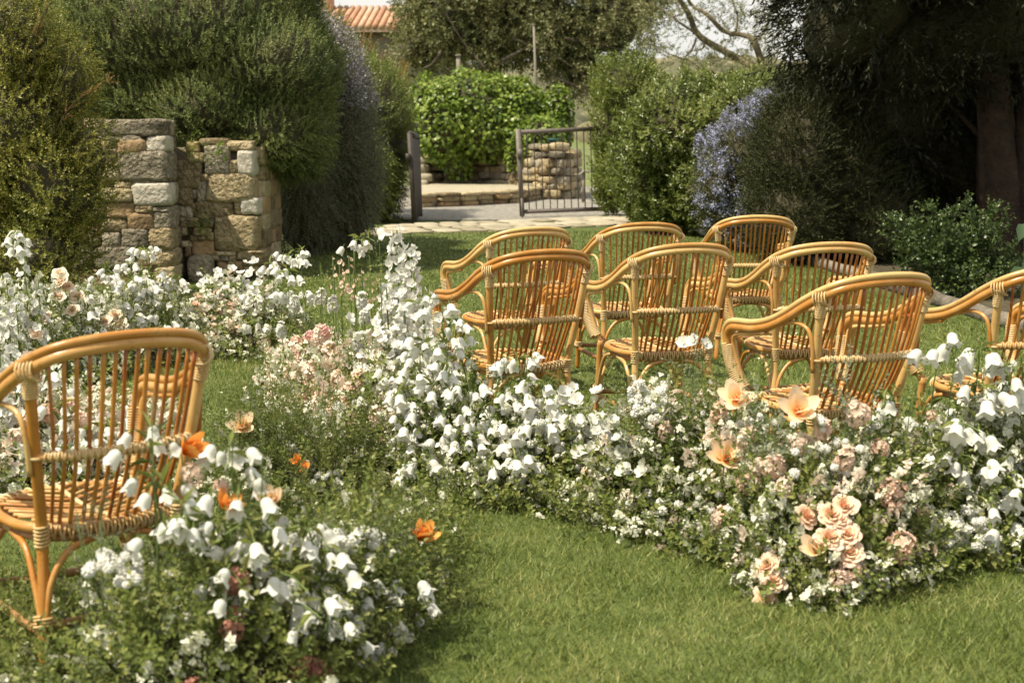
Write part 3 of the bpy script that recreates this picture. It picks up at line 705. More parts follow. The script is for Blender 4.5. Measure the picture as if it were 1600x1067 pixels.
D = unit(N * .55 + UP * .75 + r.normal(size=P.shape) * .28); D[P[:, 2] < 1.45] = unit(D[P[:, 2] < 1.45] + np.array([0, -.4, -1.0]))
V, F = multi(rsm_t, bases(D, N + r.normal(size=P.shape) * .5, .8 + .6 * r.random(len(P))), P - D * .05, r)
child('foliage', V, F, M['rosemary'], ros); childcore(E_, .89, ros, lump=.085, freq=3.6, seed=4)
Pt = at(340, 250, 16.9); V, F = tube([Pt * [1, 1, 0], Pt * [1, 1, .6], Pt], [.09, .05], 7); child('trunk', V, F, M['bark'], ros, True)
# --- grey flowering rosemary, draping
gr = plant('trailing_rosemary', ground(520, 400), 'grey-green rosemary with lilac bloom hanging to the lawn like a curtain', 'bush')
YQ = 18.2
E_ = [ell(538, 225, YQ, 52, 130, .9), ell(495, 140, YQ, 72, 95, 1.0), ell(478, 300, YQ - 1.0, 52, 110, .7), ell(548, 290, YQ, 42, 105, .8), ell(435, 85, YQ + .3, 80, 85, 1.0), ell(470, 200, YQ, 60, 140, .9), ell(505, 330, YQ - .4, 50, 75, .7)]
P, N = shell(E_, 6000, r, depth=.16, lump=.09, freq=3, seed=8)
low = np.clip((1.7 - P[:, 2]) / 1.0, 0, 1)[:, None]
D = unit(N * .5 + UP * (.8 - 2.0 * low) + r.normal(size=P.shape) * .34)
V, F = multi(ros_t, bases(D, N + r.normal(size=P.shape) * .5, .8 + .7 * r.random(len(P))), P - D * .07, r)
child('foliage', V, F, M['grey_rosemary'], gr); childcore(E_, .87, gr, lump=.09, freq=3, seed=8)
s = (P[:, 2] > 1.75) & (r.random(len(P)) < .7); q = np.repeat(P[s], 9, 0) + r.normal(size=(s.sum() * 9, 3)) * .055 + np.repeat(N[s], 9, 0) * .05
V, F = scatter(leaf(.85, .1, .1), bases(rdir(len(q), r), rdir(len(q), r), .020 + .016 * r.random(len(q))), q)
child('blossom', V, F, M['lilac'], gr)
# --- hedge between rosemary and gate
hd = plant('clipped_hedge', ground(615, 352), 'tall dark green hedge crowding the boarded gate leaf', 'hedge')
E_ = [ell(592, 185, 24.5, 44, 75, 1.0), ell(604, 240, 24.5, 29, 100, .8), ell(585, 290, 23.5, 36, 80, .7), ell(550, 150, 24.5, 55, 55, 1.0), ell(612, 195, 25.5, 26, 60, .6)]
P, N = shell(E_, 3000, r, depth=.2, lump=.10, freq=2.4, seed=12)
sp_t = [sprig(15, .22, .047, .34, .8, r, stem_r=0) for _ in range(3)]
D = unit(N * .6 + UP * .7 + r.normal(size=P.shape) * .3); D[P[:, 2] < 1.3] *= [1, 1, -1]
V, F = multi(sp_t, bases(D, N + r.normal(size=P.shape) * .5, .8 + .7 * r.random(len(P))), P - D * .08, r)
child('foliage', V, F, M['pitt'], hd); childcore(E_, .86, hd, lump=.10, freq=2.4, seed=12)
# reddish shrub over it, under the house
rs = plant('copper_shrub', at(560, 110, 26) * np.array([1, 1, 0]), 'loose shrub with coppery young leaves below the house roof', 'bush')
E_ = [ell(545, 110, 26, 40, 38, .8), ell(490, 70, 26, 50, 38, .8), ell(600, 145, 26.5, 36, 36, .7), ell(500, 150, 26.5, 60, 50, .7)]
P, N = shell(E_, 1500, r, depth=.5, lump=.25, freq=2.6, seed=14)
D = unit(N * .4 + UP * .8 + r.normal(size=P.shape) * .4); V, F = multi(sp_t, bases(D, rdir(len(P), r), .9 + .7 * r.random(len(P))), P, r)
child('foliage', V, F, M['pitt'], rs); s = (r.random(len(P)) < .5) & (N[:, 2] > -.2)
V, F = multi(sp_t, bases(D[s], rdir(s.sum(), r), .9 + .5 * r.random(s.sum())), P[s] + UP * .12, r); child('young_leaves', V, F, M['copper'], rs)
childcore([E_[3], ell(590, 200, 26.5, 40, 60, .6)], .8, rs, lump=.1)
# --- yellow-green shrub against the wall
sh = plant('small_leaved_shrub', ground(70, 478), 'yellow-green small-leaved shrub with long arching shoots against the pier', 'bush')
YS = 12.2
E_ = [ell(30, 200, YS, 95, 150, .55), ell(85, 300, YS - .1, 75, 110, .5), ell(20, 70, YS, 80, 90, .5), ell(70, 400, YS - .2, 85, 80, .5), ell(-20, 320, YS, 90, 150, .5), ell(120, 250, YS, 50, 60, .35), ell(95, 130, YS + .2, 45, 80, .4)]
bx_t = [sprig(15, .17, .033, .50, .95, r, curve=.12, lf=leaf(.5, .1, .1), stem_r=0) for _ in range(4)]
P, N = shell(E_, 4300, r, depth=.35, lump=.22, freq=3.4, seed=17)
D = unit(N * .7 + UP * .5 + r.normal(size=P.shape) * .45)
V, F = multi(bx_t, bases(D, rdir(len(P), r), .7 + .6 * r.random(len(P))), P - D * .06, r)
child('foliage', V, F, M['boxleaf'], sh); childcore(E_, .66, sh, lump=.2, freq=3.4, seed=17)
for (xa, ya, xb, yb) in ((60, 260, 115, 80), (30, 180, 75, 5), (80, 220, 165, 130), (120, 240, 190, 195), (50, 120, 95, -20), (10, 100, 40, -15), (130, 330, 190, 300), (120, 280, 205, 240), (90, 180, 140, 60)):
    a, b = at(xa, ya, YS - .3), at(xb, yb, YS - .35); m_ = (a + b) / 2 + np.array([-.04, -.05, .05]); C = catmull([a, m_, b], 12)
    V, F = tube(C, [.006, .002], 4, False); child('shoot', V, F, M['twig'], sh)
    q = C[3:][r.integers(0, 9, 20)]; D = unit(np.tile(b - a, (len(q), 1)) + r.normal(size=q.shape) * .25)
    V, F = multi(bx_t, bases(D, rdir(len(q), r), .35 + .35 * r.random(len(q))), q, r); child('shoot_leaves', V, F, M['copper' if r.random() < .45 else 'boxleaf'], sh)
fe = plant('feathery_shrub', at(70, 60, 18) * np.array([1, 1, 0]), 'soft blue-green feathery shrub between the arching shoots and the rosemary', 'bush')
E_ = [ell(70, 60, 18, 90, 80, .8), ell(20, 10, 18, 110, 90, .9), ell(60, 200, 18.5, 90, 120, .7)]
P, N = shell(E_, 2600, r, depth=.3, lump=.15, freq=2, seed=19); D = unit(N * .4 + UP * .9 + r.normal(size=P.shape) * .3)
V, F = multi(ros_t, bases(D, rdir(len(P), r), 1.2 + .8 * r.random(len(P))), P - D * .1, r); child('foliage', V, F, M['feather'], fe); childcore(E_, .8, fe)
# small ferns rooted in the wall joints
for (px, py, Yw, wl_) in ((315, 350, YW2 - .02, 'small green weed in a joint halfway up the tan rubble wall'), (330, 420, YW2 - .03, 'small green weed at the foot of the tan rubble wall beside the stone block'), (224, 440, YW - .03, 'green weed tuft rooted low in the front of the stone pier'), (300, 232, YW2 - .02, 'green weed high on the tan rubble wall in the corner by the pier'), (340, 236, YW2 - .02, 'green weed on the grey stone high in the tan rubble wall')):
    c = at(px, py, Yw - .02); f = plant('wall_fern', c, wl_, 'weed', 'weeds in the wall joints'); n = 40
    D = unit(r.normal(size=(n, 3)) + [0, -.7, .1]); V, F = multi(bx_t, bases(D, rdir(n, r), .35 + .4 * r.random(n)), c + r.normal(size=(n, 3)) * [.05, .02, .06], r); child('foliage', V, F, M['ivy'], f)
# --- ivy over the curved wall
iv_ = plant('climbing_ivy', at(760, 290, 34.4) * np.array([1, 1, 0]), 'bright green ivy mound spilling over the curved wall', 'climber')
YI = 34.6
E_ = [ell(745, 165, YI, 95, 58, 1.2), ell(700, 190, YI - .2, 60, 60, 1.0), ell(805, 180, YI, 60, 60, 1.1), ell(715, 245, YI - .35, 26, 30, .3), ell(770, 205, YI - .3, 85, 45, .8), ell(845, 220, YI - 1.5, 42, 42, .7), ell(820, 245, YI - 1.4, 30, 28, .4), ell(665, 170, YI, 30, 50, .6), ell(870, 190, YI - .5, 30, 60, .7)]
lf6 = leaf6(.95, .2, .08)
P, N = shell(E_, 10500, r, depth=.28, lump=.2, freq=2.4, seed=23); D = unit(N * .5 + np.array([0, 0, -.5]) + r.normal(size=P.shape) * .5)
V, F = scatter(lf6, bases(D, N * .8 + UP * .5 + r.normal(size=P.shape) * .35, .07 + .055 * r.random(len(P))), P); child('foliage', V, F, M['ivy'], iv_); childcore(E_, .78, iv_, lump=.2, freq=2.4, seed=23)
# --- evergreen oak
def limb(parent, pts, R, mat, name='limb', n=14, sides=7):
    V, F = tube(catmull(pts, n), R, sides); return child(name, V, F, M[mat], parent, True)
oak = plant('evergreen_oak', at(770, 200, 41) * np.array([1, 1, 0]), 'spreading evergreen oak with grey twigs behind the ivy mound', 'tree')
YO = 41
E_ = [ell(715, 20, YO, 92, 75, 2.4), ell(800, -20, YO, 150, 110, 3.0), ell(880, 50, YO - .5, 95, 80, 2.2), ell(960, 30, YO - .5, 70, 70, 1.8), ell(655, -10, YO, 45, 80, 1.5), ell(760, 75, YO, 110, 42, 2.2), ell(900, 110, YO - 1, 55, 55, 1.2), ell(1000, -10, YO, 60, 60, 1.5), ell(655, 75, YO, 35, 40, 1.2)]
ok_t = [sprig(12, .40, .10, .48, 1.0, r, stem_r=0) for _ in range(4)]
P, N = shell(E_, 5800, r, depth=.5, lump=.42, freq=1.5, seed=29, back=.1); D = unit(N * .6 + r.normal(size=P.shape) * .6)
V, F = multi(ok_t, bases(D, rdir(len(P), r), .9 + .7 * r.random(len(P))), P - D * .15, r); child('crown', V, F, M['oak'], oak); childcore(E_, .52, oak, lump=.36, freq=1.5, seed=29)
limb(oak, [at(770, 225, YO) * [1, 1, 0], at(765, 150, YO), at(775, 60, YO), at(800, -40, YO)], [.38, .3, .2], 'bark', 'trunk')
for pts in (((760, 110), (720, 60), (690, 10)), ((775, 100), (850, 60), (910, 20)), ((860, 120), (900, 135), (925, 160)), ((690, 80), (675, 100), (660, 108)), ((800, 60), (870, 90), (915, 120)), ((880, 60), (940, 70), (990, 85))):
    limb(oak, [at(px, py, YO - 1.8) for px, py in pts], [.045, .028, .012], 'bark')
# --- tree with bare leaning limbs
bt = plant('leaning_tree', at(1240, 140, 30) * np.array([1, 1, 0]), 'leaning tree with bare twisting limbs against the pale sky', 'tree')
YB = 30
limb(bt, [at(1262, 330, YB) * [1, 1, 0], at(1258, 200, YB), at(1236, 132, YB)], [.2, .16, .10], 'bark_pale', 'trunk')
LB = [([(1236, 132), (1190, 110), (1140, 85), (1092, 56), (1076, 22), (1052, -14)], [.15, .11, .08]), ([(1240, 132), (1196, 108), (1180, 68), (1165, 56), (1132, 50), (1106, 24), (1080, 8), (1070, -14)], [.14, .09, .05]),
      ([(1092, 56), (1062, 36), (1040, 18), (1015, 5)], [.05, .03, .015]), ([(1088, 60), (1082, 76), (1068, 94), (1064, 112), (1058, 122)], [.04, .03, .012]), ([(1070, 94), (1044, 84), (1020, 74)], [.025, .01]), ([(1100, 62), (1098, 76), (1084, 80)], [.035, .02]),
      ([(1142, 84), (1162, 96), (1172, 112), (1168, 132)], [.035, .025, .02]), ([(1072, 92), (1090, 104), (1102, 114)], [.02, .01]), ([(1180, 68), (1200, 40), (1205, 5)], [.05, .03, .02]), ([(1150, 52), (1152, 25), (1140, -8)], [.04, .02]), ([(1190, 92), (1215, 84), (1235, 92)], [.035, .02]), ([(1070, 20), (1055, 26), (1030, 30)], [.03, .012]), ([(1140, 86), (1120, 96), (1105, 90)], [.025, .01]), ([(1190, 108), (1150, 96), (1110, 88)], [.02, .008])]
tips = []
for pts, R in LB:
    C = [at(px, py, YB + .25 * sin(px * .1)) for px, py in pts]; limb(bt, C, [q * .62 for q in R], 'bark_pale', n=18, sides=6); tips += list(catmull(C, 14)[4:])
tips = np.array(tips); n = 620; q = tips[r.integers(0, len(tips), n)] + r.normal(size=(n, 3)) * [.28, .3, .22]
q = np.vstack([q] + [at(px, py, YB) + r.normal(size=(k, 3)) * [sx, .4, sz] for px, py, k, sx, sz in ((1190, 30, 220, .42, .35), (1120, 15, 90, .35, .2), (1205, 85, 130, .3, .3), (1150, 120, 90, .3, .12), (1195, 122, 120, .3, .12), (1025, 25, 110, .3, .3), (1020, 75, 50, .25, .12))])
V, F = multi(ok_t, bases(rdir(len(q), r), rdir(len(q), r), .38 + .3 * r.random(len(q))), q, r); child('crown', V, F, M['oak'], bt)
# --- pittosporum and glossy hedge on the right
pt_ = plant('pittosporum', ground(965, 342), 'upright light green shrub growing beside the barred gate', 'bush')
YP = 25.5
E_ = [ell(990, 145, YP, 55, 52, .8), ell(975, 215, YP, 52, 80, .8), ell(955, 285, YP - .4, 28, 62, .6), ell(1010, 260, YP, 50, 90, .8)]
pp_t = [sprig(14, .26, .075, .38, .8, r, stem_r=0) for _ in range(3)]
P, N = shell(E_, 2000, r, depth=.28, lump=.2, freq=2.2, seed=31); D = unit(N * .5 + UP * .8 + r.normal(size=P.shape) * .3)
V, F = multi(pp_t, bases(D, rdir(len(P), r), .8 + .7 * r.random(len(P))), P - D * .1, r); child('foliage', V, F, M['pitt'], pt_); childcore(E_, .78, pt_, lump=.15, freq=2.2, seed=31)
gh = plant('glossy_hedge', ground(1040, 360), 'sunlit glossy green hedge running back to the gate', 'hedge')
YGh = 21.0
E_ = [ell(1090, 215, YGh, 105, 85, 1.2), ell(1045, 265, YGh + .3, 70, 88, 1.1), ell(1160, 190, YGh - .5, 90, 65, 1.1), ell(1000, 285, YGh + 1.5, 45, 62, 1.0), ell(1110, 300, YGh - .8, 60, 70, .8), ell(1190, 150, YGh, 70, 36, 1.0), ell(1060, 325, YGh - .2, 60, 45, .8)]
P, N = shell(E_, 6600, r, depth=.32, lump=.20, freq=2.6, seed=37); D = unit(N * .6 + UP * .5 + r.normal(size=P.shape) * .4)
gl_t = [sprig(11, .20, .078, .52, .95, r, stem_r=0, lf=leaf(.52, .18, .1)) for _ in range(4)]
V, F = multi(gl_t, bases(D, rdir(len(P), r), .7 + .6 * r.random(len(P))), P - D * .08, r); child('foliage', V, F, M['laurel'], gh); childcore(E_, .72, gh, lump=.20, freq=2.6, seed=37)
# --- ceanothus
ce = plant('ceanothus', ground(1165, 385), 'bush of powder-blue blossom between the glossy hedge and juniper', 'bush')
YC = 18.0
E_ = [ell(1165, 240, YC, 50, 70, .8), ell(1128, 285, YC - .1, 42, 62, .7), ell(1205, 185, YC, 38, 38, .7), ell(1150, 340, YC - .2, 45, 48, .7), ell(1190, 280, YC, 40, 80, .7), ell(1120, 235, YC + .3, 30, 30, .5)]
P, N = shell(E_, 2600, r, depth=.35, lump=.24, freq=2.6, seed=41); D = unit(N * .6 + UP * .4 + r.normal(size=P.shape) * .4)
V, F = multi(bx_t, bases(D, rdir(len(P), r), .9 + .6 * r.random(len(P))), P - D * .08, r); child('foliage', V, F, M['ceanothus'], ce); childcore(E_, .7, ce, lump=.22, freq=2.6, seed=41)
k = (N[:, 0] < .5) & (lumps(P, 5, 3) + .5 * lumps(P, 14, 4) > -.02) & (r.random(len(P)) < .75); m_ = 34
q = np.repeat(P[k] + N[k] * .05, m_, 0) + r.normal(size=(k.sum() * m_, 3)) * np.array([.023, .023, .030])
V, F = scatter(leaf(.95, .1, .1), bases(rdir(len(q), r), rdir(len(q), r), .014 + .011 * r.random(len(q))), q); child('blossom', V, F, M['blue'], ce)
# --- juniper and cypresses in shade
ju = plant('dark_juniper', ground(1270, 425), 'rounded dark feathery juniper beside the blue-flowering bush', 'bush')
YJ = 16.2
E_ = [ell(1245, 255, YJ, 70, 105, .8), ell(1310, 280, YJ + .3, 90, 130, .9), ell(1240, 330, YJ - .2, 62, 75, .7), ell(1345, 340, YJ + .2, 85, 85, .8), ell(1275, 180, YJ + .4, 60, 70, .8)]
ju_t = [sprig(13, .24, .06, .24, .5, r, curve=.25, stem_r=0) for _ in range(4)]
P, N = shell(E_, 5200, r, depth=.2, lump=.12, freq=2.4, seed=43); D = unit(N * .7 + UP * .5 + r.normal(size=P.shape) * .3)
V, F = multi(ju_t, bases(D, N + r.normal(size=P.shape) * .4, .7 + .6 * r.random(len(P))), P - D * .1, r); child('foliage', V, F, M['juniper'], ju); childcore(E_, .86, ju, lump=.12, freq=2.4, seed=43)
cy = plant('old_cypress', ground(1560, 420), 'massive dark cypress with a furrowed reddish trunk and overhanging boughs', 'tree')
YC2 = 16.2
E_ = [ell(1330, 20, YC2, 130, 120, 1.6), ell(1450, 60, YC2 + .4, 190, 150, 1.8), ell(1560, 40, YC2, 160, 150, 1.8), ell(1290, -80, YC2 - .4, 110, 110, 1.6), ell(1380, 170, YC2 + .8, 130, 110, 1.3), ell(1480, 230, YC2 + 1.4, 160, 170, 1.2), ell(1640, 150, YC2 + .5, 120, 200, 1.4), ell(1420, -260, YC2 - .8, 260, 220, 3.0), ell(1600, -260, YC2 - 1.5, 260, 220, 3.4), ell(1450, -560, YC2, 300, 260, 2.6), ell(1560, 350, YC2 + 2.2, 200, 90, .8)]
P, N = shell(E_, 6200, r, depth=.3, lump=.20, freq=1.5, seed=47, back=.5); D = unit(N * .6 + np.array([0, 0, -.25]) + r.normal(size=P.shape) * .4)
cy_t = [sprig(13, .42, .10, .26, .6, r, curve=-.25, stem_r=0) for _ in range(4)]
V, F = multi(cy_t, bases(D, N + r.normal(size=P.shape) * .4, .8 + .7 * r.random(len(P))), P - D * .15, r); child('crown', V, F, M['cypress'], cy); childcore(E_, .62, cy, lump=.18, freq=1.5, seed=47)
YT = 15.6
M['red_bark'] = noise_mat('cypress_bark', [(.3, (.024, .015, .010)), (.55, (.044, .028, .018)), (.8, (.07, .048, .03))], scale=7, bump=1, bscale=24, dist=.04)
for (px, dx, R, nm) in ((1568, -12, .20, 'trunk'), (1600, 6, .16, 'stem'), (1545, -6, .10, 'stem')):
    b0 = at(px, 420, YT) * [1, 1, 0]; C = [b0, at(px + dx * .3, 330, YT), at(px + dx * .7, 230, YT), at(px + dx * 1.5, 90, YT), at(px + dx * 2, -60, YT + .2)]
    V, F = tube(catmull(C, 24), [R * 1.25, R, R * .9, R * .75], 14); V = V * 1.0
    ang = np.arctan2(V[:, 1] - YT, V[:, 0] - b0[0]); V = V + np.stack([np.cos(ang), np.sin(ang), 0 * ang], -1) * (.018 * np.sin(ang * 9 + V[:, 2] * 1.5))[:, None]
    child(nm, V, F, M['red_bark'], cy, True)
limb(cy, [at(1555, 240, YT), at(1520, 200, YT + .2), at(1470, 150, YT + .3)], [.05, .035, .02], 'red_bark')
# --- rose bush and broad-leaved plant under the cypress
rb = plant('rose_bush', ground(1475, 468), 'leafy green rose bush at the foot of the old cypress', 'bush')
YRb = 12.6
E_ = [ell(1475, 410, YRb, 58, 48, .4), ell(1440, 375, YRb, 34, 26, .3), ell(1525, 378, YRb + .1, 42, 36, .35), ell(1490, 440, YRb - .1, 75, 40, .35), ell(1555, 430, YRb, 55, 60, .35)]
rb_t = [sprig(8, .17, .054, .62, 1.0, r, lf=leaf6(.62, .15, .08), stem_r=.002) for _ in range(4)]
P, N = shell(E_, 950, r, depth=.75, lump=.34, freq=4, seed=53); D = unit(N * .6 + UP * .4 + r.normal(size=P.shape) * .45)
V, F = multi(rb_t, bases(D, UP + r.normal(size=P.shape) * .5, .6 + .6 * r.random(len(P))), P - D * .06, r); child('foliage', V, F, M['roseleaf'], rb)
for (xa, ya, xb, yb) in ((1445, 385, 1385, 348), (1440, 410, 1405, 415), (1450, 380, 1425, 340), (1490, 380, 1478, 336), (1550, 380, 1570, 340), (1440, 395, 1395, 375), (1445, 430, 1415, 440), (1480, 350, 1450, 328), (1520, 360, 1510, 325), (1540, 350, 1555, 330), (1470, 340, 1500, 332), (1425, 360, 1400, 345)):
    a, b = at(xa, ya, YRb - .2), at(xb, yb, YRb - .25); C = catmull([a, (a + b) / 2 + [0, 0, .03], b], 8); V, F = tube(C, [.005, .002], 4, False); child('shoot', V, F, M['stem'], rb)
    q = C[1:][r.integers(0, 7, 14)]; V, F = multi(rb_t, bases(unit(np.tile(b - a, (14, 1)) * 2 + r.normal(size=(14, 3)) * .5), UP + r.normal(size=(14, 3)) * .4, .55 + .4 * r.random(14)), q, r); child('shoot_leaves', V, F, M['roseleaf'], rb)
bp_ = plant('broad_leaved_plant', ground(1605, 500), 'plant with broad pale green leaves beside the rose bush', 'plant')
for i, (px, py, s, dx) in enumerate(((1590, 360, .15, -.3), (1600, 395, .17, -.1), (1588, 428, .17, -.6), (1606, 350, .14, .3), (1596, 452, .13, -.4), (1604, 415, .16, -.5))):
    c = at(px + 10, py - 10, 11.4); d = unit(np.array([[dx, -.5, -.55]])); V, F = scatter(leaf6(.75, .35, .16), bases(d, np.array([[.1, -.6, .8]]), np.array([s])), c[None])
    child('leaf', V, F, M['bigleaf'], bp_, True); V, F = tube(catmull([c * [1, 1, 0] + [.05, .1, 0], c * [1, 1, .6] + [.05, .08, 0], c], 8), [.009, .005], 5); child('stalk', V, F, M['stem'], bp_, True)

# ------------------------------------------------------------------ rattan armchairs
def mirror(P): return np.asarray(P) * np.array([-1, 1, 1])
def make_chair():
    t = empty('rattan_armchair', (0, 0, 0), 'x', 'chair', 'honey rattan armchairs set out on the lawn')
    r = rng_(77)
    def add(name, VF, mat, smooth=True, par=None):
        V = np.array(VF[0]) * [.937, .937, 1]; z = V[:, 2]; V[:, 2] = np.where(z > .28, (z + .095) * .937, z * 1.2545)
        return mk(name, V, VF[1], M[mat], par or t, smooth)
    # continuous rail: right half from centre back to the seat
    half = [(0, -.210, .862), (.10, -.202, .857), (.185, -.172, .840), (.242, -.118, .808), (.275, -.045, .764), (.289, .06, .706), (.297, .17, .660), (.302, .28, .636), (.303, .38, .629), (.301, .45, .620), (.297, .488, .588), (.291, .492, .535), (.280, .476, .46), (.262, .445, .385), (.242, .41, .338)]
    out = [(0, -1), (.25, -.97), (.6, -.8), (.85, -.5), (.97, -.2), (1, 0)] + [(1, .0)] * 9
    hp = np.array(half); R_ = catmull(np.vstack([mirror(hp)[::-1][:-1], hp]), 150)
    ov = np.array(out); full_o = np.vstack([(ov * [-1, 1])[::-1][:-1], ov]); u = np.linspace(0, 1, 150); un = np.linspace(0, 1, len(full_o))
    O = np.stack([np.interp(u, un, full_o[:, 0]), np.interp(u, un, full_o[:, 1]), 0 * u], -1); O = unit(O)
    T = unit(np.gradient(R_, axis=0)); nn = np.cross(O, T); sgn = np.sign(nn[75, 2]); nn = unit(nn * sgn)
    add('rail', tube(R_, .0175, 10), 'pole')
    k0, k1 = 8, 142
    add('upper_rail', tube((R_ + nn * .0265 + O * .003)[k0:k1], .0125, 9), 'pole')
    for s in (-1, 1):
        X = np.array([s, 1, 1])
        # inner cane following the arm corner
        ic = catmull([(.297, .20, .630), (.298, .32, .608), (.297, .40, .600), (.293, .445, .578), (.285, .452, .525), (.272, .438, .455), (.252, .41, .36)], 26)
        add('inner_cane', tube(ic * X, .0095, 7), 'pole')
        post = catmull([(.236, -.055, .0), (.214, -.022, .16), (.200, .002, .32), (.226, -.053, .552), (.251, -.108, .80)], 34)
        add('rear_leg', tube(post * X, [.0165, .0165, .0175, .017, .016], 10), 'pole')
        a, b = np.array((.2435, -.093, .725)) * X, np.array((.2515, -.108, .792)) * X
        add('post_wrap', helix(a, b, .0185, .0075, .0038, 4, 10), 'wrap')
        add('post_wrap', helix(np.array((.2003, .004, .285)) * X, np.array((.2025, -.003, .345)) * X, .0195, .011, .004, 4, 10), 'wrap')
        # strands over the rail at the post joint
        add('post_wrap', helix(np.array((.232, -.128, .800)) * X, np.array((.262, -.08, .792)) * X, .03, .012, .0038, 4, 10), 'wrap')
        # front leg, wrapped upright
        fl = catmull([(.240, .405, .345), (.236, .43, .22), (.232, .47, .08), (.232, .485, 0)], 16)
        add('front_leg', tube(fl * X, .0165, 10), 'pole')
        wp = np.array([(.2905, .490, .55), (.281, .478, .47), (.267, .452, .40), (.254, .43, .362)]) * X
        wq = catmull(wp, 30) + np.array([0, -.004, 0])
        add('arm_wrap', helix_path(wq, .030, .0085, .0042, 11, sides=4), 'wrap')
        # small arched brace from post up to arm
        br_ = catmull([(.243, -.055, .50), (.252, -.062, .60), (.262, -.045, .668), (.276, .02, .690), (.289, .11, .672), (.297, .20, .636)], 26)
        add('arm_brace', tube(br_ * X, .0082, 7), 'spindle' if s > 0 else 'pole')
        # quarter braces under the seat
        for (p0, p1, p2, p3) in (((.226, -.04, .125), (.224, .01, .20), (.222, .08, .268), (.228, .18, .292)), ((.214, -.04, .125), (.19, -.028, .21), (.13, -.012, .268), (.05, -.016, .29)),
                                 ((.234, .455, .125), (.236, .41, .20), (.238, .34, .268), (.236, .26, .292)), ((.224, .460, .125), (.19, .460, .21), (.12, .462, .268), (.05, .466, .29))):
            add('seat_brace', tube(catmull(np.array([p0, p1, p2, p3]) * X, 14), .0095, 7), 'pole')
        add('leg_binding', helix(np.array((.2195, -.034, .118)) * X, np.array((.2175, -.030, .140)) * X, .0265, .007, .0036, 4, 10), 'wrap')
        add('leg_binding', helix(np.array((.2325, .460, .118)) * X, np.array((.2325, .454, .140)) * X, .0255, .009, .0036, 4, 10), 'wrap')
        add('side_stretcher', tube(catmull([np.array((.222, -.035, .10)) * X, np.array((.23, .22, .10)) * X, np.array((.232, .46, .10)) * X], 10), .0105, 7), 'stretch')
    for y, w_ in ((-.035, .22), (.465, .23)):
        add('cross_stretcher', tube(catmull([(-w_, y, .115), (0, y + (.03 if y < 0 else -.03), .112), (w_, y, .115)], 10), .0105, 7), 'stretch')
    # seat ring
    th = np.linspace(0, 2 * pi, 73); sp = lambda c, n: np.sign(c) * np.abs(c) ** (2 / n)
    def ring(rx, ry, z, cy=.222): return np.stack([rx * sp(np.cos(th), 2.5), cy + ry * sp(np.sin(th), 2.5), z + 0 * th], -1)
    RG = ring(.236, .236, .322)
    add('seat_ring', tube(RG, .0155, 9, False), 'pole'); add('lower_ring', tube(ring(.222, .222, .291), .0115, 8, False), 'stretch')
    inn = ring(.232, .232, .333)
    # seat rods in a chevron
    for s in (-1, 1):
        for i in range(13):
            y0 = -.10 + i * .0435; d = np.array([s * .236, .115 * 1.15, 0]); q = []
            for uu in np.linspace(0, 1, 24):
                p = np.array([0, y0, 0]) + d * uu
                if (abs(p[0]) / .232) ** 2.5 + (abs(p[1] - .222) / .232) ** 2.5 <= 1.0: q.append(p)
            if len(q) < 4: continue
            q = np.array(q); rr_ = np.sqrt(q[:, 0] ** 2 + (q[:, 1] - .22) ** 2); q[:, 2] = .337 - .016 * np.cos(np.clip(rr_ / .24, 0, 1) * pi / 2) + .002 * (i % 2)
            q[:, 1] += .003 * np.sin(i * 7.1)
            add('seat_rod', tube(q[::3] if len(q) > 9 else q, .0052 + .0012 * r.random(), 6), 'rod')
    spine = np.array([(0, y, .337 - .016 * cos(min(1, abs(y - .22) / .24) * pi / 2) + .004) for y in np.linspace(-.01, .45, 10)])
    add('seat_spine', tube(spine, .0075, 6), 'wrap')
    # lashing round the seat ring, dense zigzag at the back
    back = RG[(RG[:, 1] < .06)]; back = back[np.argsort(back[:, 0])]
    add('seat_lashing', join([helix_path(back + [0, -.004, -.008], .0235, .022, .0031, 10), helix_path(back + [0, -.004, -.008], .0235, .022, .0031, 10, phase=2.4, hand=-1)]), 'wrap')
    side_ = RG[5:31]
    add('seat_lashing', helix_path(side_, .019, .030, .0042, 10), 'wrap')
    # back band
    BD = catmull([(-.228, -.056, .552), (-.15, -.115, .556), (0, -.142, .558), (.15, -.115, .556), (.228, -.056, .552)], 40)
    bd = add('back_band', tube(BD, .0135, 8), 'pole')
    add('band_lashing', join([helix_path(BD[3:-3], .0155, .017, .0030, 9), helix_path(BD[3:-3], .0155, .017, .0030, 9, phase=2., hand=-1)]), 'wrap', par=bd)
    for s in (-1, 1):
        c = np.array([s * .2265, -.054, .552]); a_ = np.linspace(0, 2 * pi, 15)
        add('band_loop', tube(c + np.stack([.0205 * np.cos(a_), .0205 * np.sin(a_), .004 * np.sin(a_)], -1), .005, 6, False), 'wrap', par=bd)
    # spindles
    ns = 14
    mid = R_[(np.abs(R_[:, 0]) < .245) & (R_[:, 2] > .79)]; mid = mid[np.argsort(mid[:, 0])]
    for i in range(ns):
        v = (i + .7) / (ns + .4); x1 = -.232 + .464 * v + .006 * (r.random() - .5); x0 = -.182 + .364 * v + .01 * (r.random() - .5)
        top = np.array([x1, np.interp(x1, mid[:, 0], mid[:, 1]) + .004, np.interp(x1, mid[:, 0], mid[:, 2]) - .010])
        xm = x0 + (x1 - x0) * .48; bm_ = np.array([xm, np.interp(xm, BD[:, 0], BD[:, 1]) + .014, .556])
        yb = .222 - .232 * (1 - (abs(x0) / .232) ** 2.5) ** (1 / 2.5); bot = np.array([x0, yb + .004, .318])
        add('spindle', tube(catmull([bot, bm_, top], 14), .0057 + .0014 * r.random(), 6), 'spindle')
    return t
chair = make_chair()
